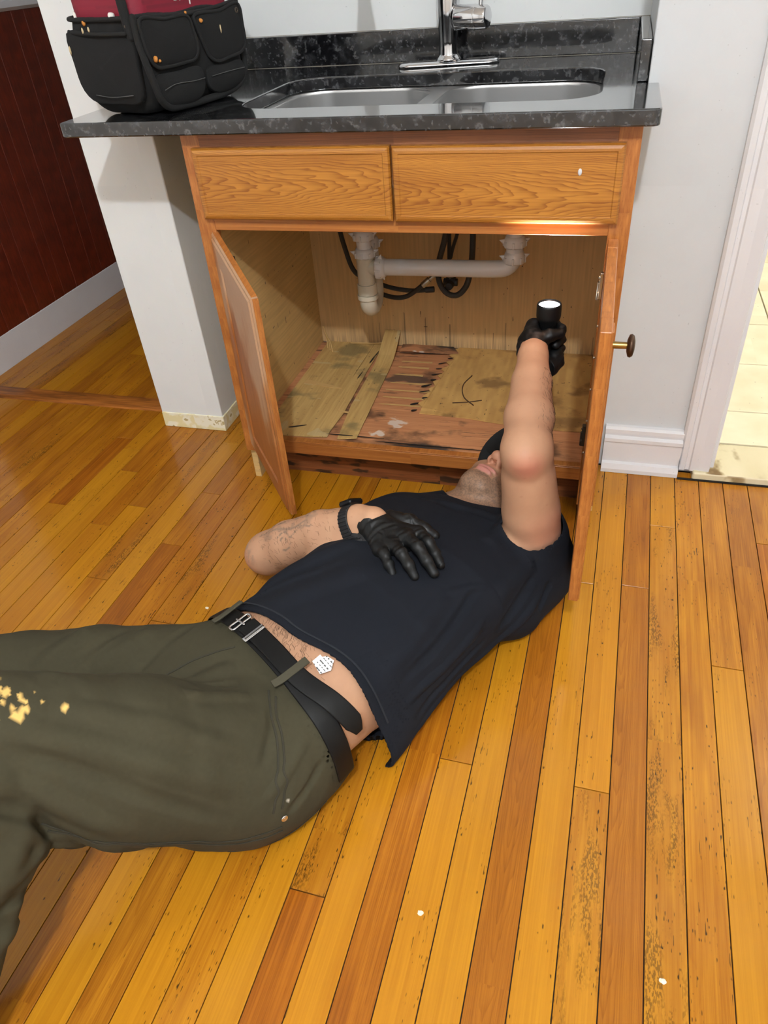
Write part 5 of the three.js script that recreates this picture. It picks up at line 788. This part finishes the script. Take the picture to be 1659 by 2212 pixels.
function pantsSdf(x, y, z) {
  const o = pantsOuter(x, y, z); if (o > 0.08 || o < -0.08) return o;
  const q = torsoLocal(x, y, z);
  let d = o + 0.004 * (fbm(x * 14 + 3, z * 14 + y * 11, 3) - 0.5) * 2;
  const wx = x * 0.8 + z * 0.6; d += 0.0022 * Math.sin(38 * (wx - y * 0.6) + 5 * fbm(x * 6, z * 6 + y * 5, 2)) * sst(0.45, 0.62, fbm(x * 7 + 3, y * 7 + z * 7, 2));
  for (const c of pFolds) d -= fold(x, y, z, c);
  const cut = PW.s + 0.006 * Math.sin(q.w * 25) - q.s; const inn = d + 0.006;
  d = smax(d, cut, 0.004); if (cut > -0.045) d = smax(d, -inn, 0.002);
  return smax(d, 0.0035 - y, 0.006);
}
const bleach = (() => { const r = rng(8), n = V(0.55, 0.65, 0.5).normalize(), a = V(0.61, -0.64, -0.2), u = a.addScaledVector(n, -a.dot(n)).normalize(), v = V().crossVectors(n, u), o = []; const C = V(-0.252, 0.452, 1.055); for (let i = 0; i < 34; i++) { const p = (r() + r() - 1) * 0.06, q = (r() + r() - 1) * 0.055; const w = C.clone().addScaledVector(u, p).addScaledVector(v, q), e = settle(pantsSdf, w.toArray()).p; o.push([...e, 0.0022 + 0.0058 * r() * r()]); } const e = settle(pantsSdf, C.clone().addScaledVector(u, 0.075).addScaledVector(v, 0.01).toArray()).p; o.push([...e, 0.0055]); return o; })();
const pantsCol = (x, y, z, o) => { const n = fbm(x * 18, z * 18 + y * 14, 3), f = noise3(x * 480, y * 480, z * 480); const k = 0.86 + 0.22 * n + 0.14 * (f - 0.5); o[0] = 0.048 * k; o[1] = 0.0425 * k; o[2] = 0.0245 * k;
  const br = sst(0.5, 0.72, fbm(x * 7 + 9, z * 7 - y * 6, 3)) * sst(0.16, 0.04, y) ; o[0] *= 1 + 0.25 * br; o[2] *= 1 - 0.1 * br;
  // bleach spots on the raised knee and stray paint flecks
  for (const q of bleach) { const e = Math.hypot(x - q[0], y - q[1], z - q[2]); if (e < q[3] * 1.5) { const t = sst(1.08, 0.86, e / q[3] + 0.7 * (noise3(x * 260, y * 260, z * 260) - 0.5)); o[0] = lerp(o[0], 0.74, t); o[1] = lerp(o[1], 0.47, t); o[2] = lerp(o[2], 0.15, t); } }
  if (noise3(x * 150 + 5, y * 150, z * 150) > 0.988) { o[0] = 0.5; o[1] = 0.46; o[2] = 0.38; } };
const pants = part('trousers', sdfMesh(pantsSdf, [-1.12, 0, 0.6], [0.14, 0.56, 1.46], 0.0052, { color: pantsCol, skip: 2.0 }), M.pants, person, 'olive work trousers with bleach spots on the knee');
{ // belt, buckle, loops, seams
  const ringAt = (s, ws) => { let k = 0; while (k + 2 < spineS.length && spineS[k + 1] < s) k++; const t = (s - spineS[k]) / (spineS[k + 1] - spineS[k]), dx = lerp(spineDir[k][0], spineDir[k + 1][0], t), dz = lerp(spineDir[k][1], spineDir[k + 1][1], t), l = Math.hypot(dx, dz), cx = lerp(SPINE[k][0], SPINE[k + 1][0], t), cz = lerp(SPINE[k][1], SPINE[k + 1][1], t); return ws.map(a => { const w = 0.2 * Math.sin(a), h = 0.13 * Math.cos(a); return [cx + w * dz / l, 0.108 + h, cz - w * dx / l]; }); };
  const arc = (a, b, n = 14) => Array.from({ length: n }, (_, i) => lerp(a, b, i / (n - 1)));
  const beltF = (x, y, z) => smin(pantsOuter(x, y, z), torso(x, y, z, 0.012), 0.02);
  const bs = 0.668; const belt = part('belt', strip(beltF, ringAt(bs, arc(-1.5, 1.75, 26)), 0.036, 0.0035, 0.001, 90), M.leather, person, 'black leather belt');
  // loose tail laid over, standing a little off towards the belly
  const tail = arc(-0.28, 1.22, 16).map(a => ringAt(bs - 0.004 - 0.034 * sst(0.35, 1.25, a), [a])[0]);
  part('belt_tail', strip(beltF, tail, 0.034, 0.0034, 0.0065, 70, t => t > 0.93 ? lerp(1, 0.45, (t - 0.93) / 0.07) : 1), M.leather, belt);
  const c = settle(beltF, ringAt(bs, [-0.36])[0], 0.008), c2 = ringAt(bs, [-0.3])[0], c0 = ringAt(bs, [-0.42])[0]; const T = V(c2[0] - c0[0], c2[1] - c0[1], c2[2] - c0[2]).normalize(), Nn = V(...c.n), S = V().crossVectors(Nn, T).normalize();
  const pt = (a, b, n = 0) => V(...c.p).addScaledVector(T, a).addScaledVector(S, b).addScaledVector(Nn, n);
  part('buckle', merge([tube([pt(-0.007, -0.018), pt(-0.007, 0), pt(-0.007, 0.018), pt(-0.005, 0.02), pt(0.005, 0.02), pt(0.007, 0.018), pt(0.007, 0), pt(0.007, -0.018), pt(0.005, -0.02), pt(-0.005, -0.02)], 0.0022, 80, 8, true), tube([pt(-0.013, 0), pt(0.016, 0, 0.002)], 0.002, 6, 8)]), M.chrome, belt, 'steel belt buckle');
  const kp = ringAt(bs, [-0.12]).map(p => settle(beltF, p, 0.0105)); part('keeper', strip(beltF, (() => { const q = V(...kp[0].p); return [-1, -0.5, 0, 0.5, 1].map(t => q.clone().addScaledVector(S, t * 0.021).toArray()); })(), 0.011, 0.0022, 0.0105, 12), M.chrome, belt, 'steel belt keeper');
  for (const a of [-0.62, 0.42]) { const b = ringAt(bs, [a])[0]; const d = [-0.034, -0.02, 0, 0.02, 0.034].map(t => { const q = ringAt(bs - t, [a])[0]; return q; }); part('belt_loop', strip(beltF, d, 0.014, 0.003, 0.0095, 20), M.pants2 || (M.pants2 = std(0x3f3b2c, { roughness: 0.9 })), pants); }
  const seam = (path, w = 0.0035, n = 'seam', off = 0.0002) => part(n, strip(pantsSdf, path, w, 0.001, off, 60), M.seam, pants);
  // side seam with rivet, pocket edge, fly, hem of the front panel
  const sp = [[0.02, 0.1, 0.975], [-0.04, 0.12, 1.03], [-0.1, 0.16, 1.07], [-0.16, 0.21, 1.1], [-0.22, 0.27, 1.125]];
  seam(sp); seam(sp.map(p => [p[0] + 0.004, p[1] - 0.012, p[2] + 0.003]));
  const pk = [[-0.02, 0.215, 0.83], [-0.005, 0.21, 0.87], [0.005, 0.18, 0.91], [0.012, 0.13, 0.96]]; seam(pk); seam(pk.map(p => [p[0] - 0.011, p[1], p[2] + 0.006]));
  seam([[0.06, 0.06, 0.9], [0.02, 0.05, 0.95], [-0.06, 0.05, 1.0]], 0.003);
  seam([[-0.12, 0.21, 0.76], [-0.17, 0.215, 0.79], [-0.23, 0.2, 0.835]], 0.004); seam([[-0.235, 0.19, 0.84], [-0.25, 0.2, 0.87]], 0.003);
  const rv = settle(pantsSdf, [0.012, 0.115, 0.962], 0.001); const rg = lathe([[0, 0.0022], [0.0022, 0.0022], [0.0026, 0.0014], [0.0036, 0.0014], [0.0046, 0.0022], [0.0056, 0.0012], [0.0058, 0], [0, 0]], 18); part('rivet', along(rg, rv.p, [rv.p[0] + rv.n[0], rv.p[1] + rv.n[1], rv.p[2] + rv.n[2]]), M.chrome, pants, 'metal rivet');
}
{ // gloved right hand resting on the belly
  const W = [0.0, 0.25, 0.42]; const wr = rng(4);
  const fingers = [ // knuckle, middle, end joint, tip; radius
    [[0.068, 0.256, 0.502], [0.082, 0.263, 0.523], [0.095, 0.255, 0.541], [0.104, 0.243, 0.551], 0.0092],
    [[0.092, 0.264, 0.497], [0.116, 0.271, 0.524], [0.134, 0.261, 0.543], [0.146, 0.245, 0.553], 0.0102],
    [[0.113, 0.268, 0.474], [0.143, 0.275, 0.506], [0.164, 0.263, 0.527], [0.179, 0.246, 0.539], 0.0105],
    [[0.131, 0.264, 0.452], [0.157, 0.27, 0.482], [0.174, 0.259, 0.501], [0.186, 0.245, 0.513], 0.0100]];
  const thumb = [[0.062, 0.25, 0.405], [0.1, 0.247, 0.403], [0.132, 0.242, 0.412], [0.156, 0.236, 0.423]];
  const hand = (x, y, z) => {
    let d = cap(x, y, z, W, [0.035, 0.257, 0.435], 0.03, 0.031);
    for (const f of fingers) d = smin(d, cap(x, y, z, [0.035, 0.254, 0.436], [f[0][0], f[0][1] - 0.004, f[0][2]], 0.022, 0.0155), 0.014);
    d = smin(d, cap(x, y, z, [0.05, 0.243, 0.43], [0.11, 0.247, 0.47], 0.022, 0.018), 0.02);
    let e = 1e9; for (const f of fingers) { const r = f[4]; let q = chain(x, y, z, f.slice(0, 4), [r * 1.18, r * 1.08, r * 0.98, r * 0.86], 0.006); e = Math.min(e, q); } d = smin(d, e, 0.01);
    d = smin(d, chain(x, y, z, thumb, [0.019, 0.0155, 0.0115, 0.0098], 0.008), 0.012);
    // thin rubber gathers: fine creases across the joints and down the back
    const w1 = Math.sin((x * 0.75 - z * 0.65) * 420 + 6 * fbm(x * 60, z * 60, 2)) * sst(0.5, 0.7, fbm(x * 34 + 3, z * 34, 2)); const w2 = Math.sin((x * 0.6 + z * 0.8) * 460 + 5 * fbm(x * 50 + 9, z * 50, 2)) * sst(0.56, 0.7, fbm(x * 30 + 11, z * 30 + 4, 2));
    return d - 0.0007 * w1 - 0.0007 * w2 + 0.0008 * (noise3(x * 120, y * 120, z * 120) - 0.5);
  };
  const ax = [0.82, 0.1, 0.56]; const glove = (x, y, z) => { const c = (0.022 + 0.012 * (y - 0.25) * 10) - ((x - W[0]) * ax[0] + (z - W[2]) * ax[2]); const d = hand(x, y, z); return smax(d, c, 0.0015); };
  part('glove', sdfMesh(glove, [-0.03, 0.2, 0.36], [0.22, 0.31, 0.58], 0.0021), M.glove, person, 'black rubber glove on the hand resting on the belly');
  // watch
  const A = J.elR, B = [0.0, 0.248, 0.421], dir = V(B[0] - A[0], B[1] - A[1], B[2] - A[2]).normalize(); const c = V(-0.008, 0.2455, 0.4195);
  const s1 = V(0, 1, 0).addScaledVector(dir, -dir.y).normalize(), s2 = V().crossVectors(dir, s1).normalize();
  const P = (a, r, t) => c.clone().addScaledVector(s1, Math.cos(a) * r).addScaledVector(s2, Math.sin(a) * r * 0.98).addScaledVector(dir, t);
  const rim = Array.from({ length: 25 }, (_, i) => P(i / 24 * Math.PI * 2, 0.036, 0).toArray());
  const watch = new THREE.Group(); watch.name = 'watch'; watch.userData.label = 'black sports watch'; person.add(watch);
  const sm = std(0x111113, { roughness: 0.65 }); part('strap', strip(bodySdf, rim, 0.024, 0.0032, 0.0005, 72), sm, watch);
  for (let i = 0; i < 26; i++) { const a = 0.35 + i * 0.2, q = settle(bodySdf, P(a, 0.036, 0).toArray(), 0.0032), t = V(...q.n); const A2 = V(...q.p); part('strap_rib', tube([A2.clone().addScaledVector(dir, -0.0105), A2.clone().addScaledVector(t, 0.0007), A2.clone().addScaledVector(dir, 0.0105)], 0.0016, 6, 6), sm, watch); }
  const g = new RoundedBoxGeometry(0.034, 0.0105, 0.04, 4, 0.0045); const wa = -0.62; const q0 = settle(bodySdf, P(wa, 0.036, 0).toArray(), 0.0048, 12), up = V(...q0.n); up.addScaledVector(dir, -up.dot(dir)).normalize(); const m = new THREE.Matrix4().makeBasis(dir.clone(), up, V().crossVectors(dir, up)); g.applyMatrix4(m); const o = V(...q0.p); g.translate(o.x, o.y, o.z); part('case', g, phy(0x1a1b1d, { roughness: 0.3, metalness: 0.6 }), watch);
  const s = new RoundedBoxGeometry(0.029, 0.002, 0.035, 3, 0.001); s.applyMatrix4(m); const o2 = o.clone().addScaledVector(up, 0.0052); s.translate(o2.x, o2.y, o2.z); part('screen', s, phy(0x050506, { roughness: 0.08 }), watch);
}
const TC = [0.3165, 0, -0.008]; // torch axis
{ // gloved left hand closed around the torch: palm on its left side, fingers round the far side
  const hand = (x, y, z) => {
    let d = cap(x, y, z, [0.296, 0.458, 0.075], [0.287, 0.455, 0.03], 0.03, 0.03);
    d = smin(d, cap(x, y, z, [0.287, 0.475, 0.028], [0.286, 0.475, -0.03], 0.022, 0.02), 0.02); d = smin(d, cap(x, y, z, [0.288, 0.43, 0.035], [0.288, 0.43, -0.025], 0.024, 0.019), 0.02);
    let e = 1e9;
    [0.485, 0.464, 0.443, 0.423].forEach((yy, i) => { const r = [0.0105, 0.011, 0.0105, 0.0095][i], R = 0.0295; const pts = []; const a0 = [3.5, 3.45, 3.4, 3.3][i], a1 = [6.9, 7.1, 7.1, 6.9][i]; for (let k = 0; k <= 4; k++) { const a = lerp(a0, a1, k / 4); pts.push([TC[0] + R * Math.cos(a), yy - 0.006 * k / 4, TC[2] + R * Math.sin(a) * 1.0]); } e = Math.min(e, chain(x, y, z, pts, [r * 1.1, r * 1.05, r, r * 0.95, r * 0.85], 0.006)); });
    d = smin(d, e, 0.007);
    d = smin(d, chain(x, y, z, [[0.29, 0.462, 0.05], [0.303, 0.478, 0.04], [0.324, 0.487, 0.031], [0.345, 0.487, 0.02]], [0.021, 0.016, 0.0125, 0.0105], 0.008), 0.012);
    d = smin(d, chain(x, y, z, [[0.3, 0.425, 0.05], [0.325, 0.415, 0.035], [0.345, 0.42, 0.015]], [0.022, 0.018, 0.013], 0.02), 0.02); // heel of the hand
    return d - 0.0006 * Math.sin(y * 380 + 7 * fbm(x * 50, z * 50, 2)) + 0.001 * (noise3(x * 90, y * 90, z * 90) - 0.5);
  };
  const g = (x, y, z) => { const t = z - 0.066 - 0.02 * Math.sin(x * 90); return smax(smax(hand(x, y, z), t, 0.0015), -(Math.hypot(x - TC[0], z - TC[2]) - 0.0185), 0.001); };
  part('glove', sdfMesh(g, [0.24, 0.37, -0.08], [0.39, 0.53, 0.09], 0.0022), M.glove, person, 'black rubber glove on the raised hand');
}
{ // cap: crown over the skull, brim up from the brow
  const crown = (x, y, z) => { const [l, u, n] = toHead(x, y, z); let d = ell(l, u, n, [0, 0.045, -0.005], [0.0845, 0.094, 0.1]); d = smin(d, ell(l, u, n, [0, 0.055, 0.045], [0.07, 0.06, 0.062]), 0.03); const cut = 0.038 - u + 0.22 * (n + 0.0) * (n < 0 ? 1 : 0.12); d = smax(d, cut, 0.003); return smax(d, 0.003 - y, 0.004); };
  const cg = sdfMesh(crown, [0.1, 0, -0.11], [0.42, 0.27, 0.2], 0.004); const cp = part('cap', cg, M.cap, person, 'black baseball cap');
  const rows = []; const NU = 22, NV = 10;
  const surf = (a, t, o) => { const l = Math.sin(a) * (0.088 + 0.014 * t), curve = Math.cos(a); const ext = 0.082 * Math.pow(Math.max(0, Math.cos(a * 0.98)), 0.55) * t; const n = 0.072 + 0.022 * (curve - 0.2) + ext * 0.97 - 0.026 * (l / 0.08) ** 2, u = 0.05 + 0.012 * t - 0.018 * (l / 0.08) ** 2 + o; return fromHead(l, u, n); };
  const top = [], bot = []; for (let j = 0; j <= NV; j++) { const r = []; for (let i = 0; i <= NU; i++) r.push(surf(lerp(-1.52, 1.52, i / NU), j / NV, 0.0015)); for (let i = NU; i >= 0; i--) r.push(surf(lerp(-1.52, 1.52, i / NU), j / NV, -0.0015)); rows.push(r); }
  part('brim', loft(rows), M.cap, cp);
}
{ // torch
  const t = thing('flashlight', 'lit black pocket torch standing upright in the gloved hand under the sink', 'flashlight', [TC[0], 0.402, TC[2]]);
  part('barrel', lathe([[0, 0], [0.013, 0], [0.0155, 0.003], [0.0165, 0.012], [0.0165, 0.085], [0.018, 0.095], [0.0245, 0.106], [0.0258, 0.112], [0.0258, 0.134], [0.0245, 0.138], [0.0225, 0.138], [0.0222, 0.1335], [0, 0.1335]], 36), phy(0x131415, { roughness: 0.45, metalness: 0.3 }), t);
  const lg = new THREE.CircleGeometry(0.0218, 32); lg.rotateX(-Math.PI / 2); lg.translate(0, 0.1345, 0);
  part('torch_lens', lg, new THREE.MeshStandardMaterial({ color: 0xffffff, emissive: new THREE.Color(...TORCH.color), emissiveIntensity: 9 }), t);
  const s = new THREE.SpotLight(new THREE.Color(...TORCH.color), TORCH.cd, 0, 0.6, 0.7, 2); s.position.set(0, 0.141, 0); s.target.position.set(-0.05, 1.4, -0.1); s.castShadow = true; s.shadow.radius = 1; t.add(s, s.target);
}
{ // work boots beyond the edge of the picture
  const bm = std(0x5a3d22, { roughness: 0.7 }), sm = std(0x1c1713, { roughness: 0.9 });
  const boot = (an, toe, up) => {
    const A = V(...an), T = V(...toe).normalize(), U = V(...up).addScaledVector(T, -V(...up).dot(T)).normalize(); const at = (t, u) => A.clone().addScaledVector(T, t).addScaledVector(U, u).toArray();
    const f = (x, y, z) => { let d = cap(x, y, z, at(0, 0.06), at(-0.005, -0.03), 0.052, 0.046); d = smin(d, cap(x, y, z, at(-0.025, -0.045), at(0.12, -0.045), 0.04, 0.046), 0.04); d = smin(d, cap(x, y, z, at(0.02, 0), at(0.12, -0.04), 0.045, 0.042), 0.04); return d; };
    const lo = [-0.32, -0.32, -0.32].map((k, i) => an[i] + k), hi = [0.32, 0.32, 0.32].map((k, i) => an[i] + k); const sole = (x, y, z) => (x - A.x) * U.x + (y - A.y) * U.y + (z - A.z) * U.z + 0.078;
    const b = part('boot', sdfMesh((x, y, z) => smax(f(x, y, z), -sole(x, y, z), 0.006), lo, hi, 0.0065), bm, person, 'brown work boot');
    part('sole', sdfMesh((x, y, z) => { const s = sole(x, y, z); return Math.max(f(x, y, z) - 0.004, s - 0.004, -s - 0.016); }, lo, hi, 0.0065), sm, b);
  };
  boot([-0.335, 0.096, 1.42], [-0.25, 0, 1], [0, 1, 0.05]);
  boot([-1.06, 0.09, 0.938], [-0.2, 0.9, -0.35], [1, 0.15, -0.25]);
}
// ---------------------------------------------------------------- crumbs of paint on the floor
for (const [x, z, s, sd, label] of [[-0.083, 0.541, 0.0058, 1, 'small pale paint crumb on the boards beside the shirt hem'], [0.255, 1.02, 0.0048, 2, 'small white paint crumb on the open boards below the hip'], [0.6, 1.03, 0.005, 3, 'small white paint crumb on the boards near the right edge'], [-0.36, 0.49, 0.004, 4, 'tiny white crumb on the boards left of the elbow']]) {
  const g = new THREE.IcosahedronGeometry(1, 2), p = g.attributes.position; for (let i = 0; i < p.count; i++) { const k = 0.6 + 0.7 * noise3(p.getX(i) * 1.6 + sd * 9, p.getY(i) * 1.6, p.getZ(i) * 1.6); p.setXYZ(i, p.getX(i) * k * s, Math.max(-0.3, p.getY(i)) * k * s * 0.5, p.getZ(i) * k * s * 0.8); } g.computeVertexNormals(); g.computeBoundingBox(); g.translate(0, -g.boundingBox.min.y, 0);
  const m = solo('paint_crumb', g, M.crumb, label, 'crumb'); m.position.set(x, 0.0002, z);
}
shade(scene); scene.traverse(o => { if (o.name === 'bulb' || o.name === 'diffuser' || o.name === 'torch_lens') o.castShadow = false; });
renderer.render(scene, camera);
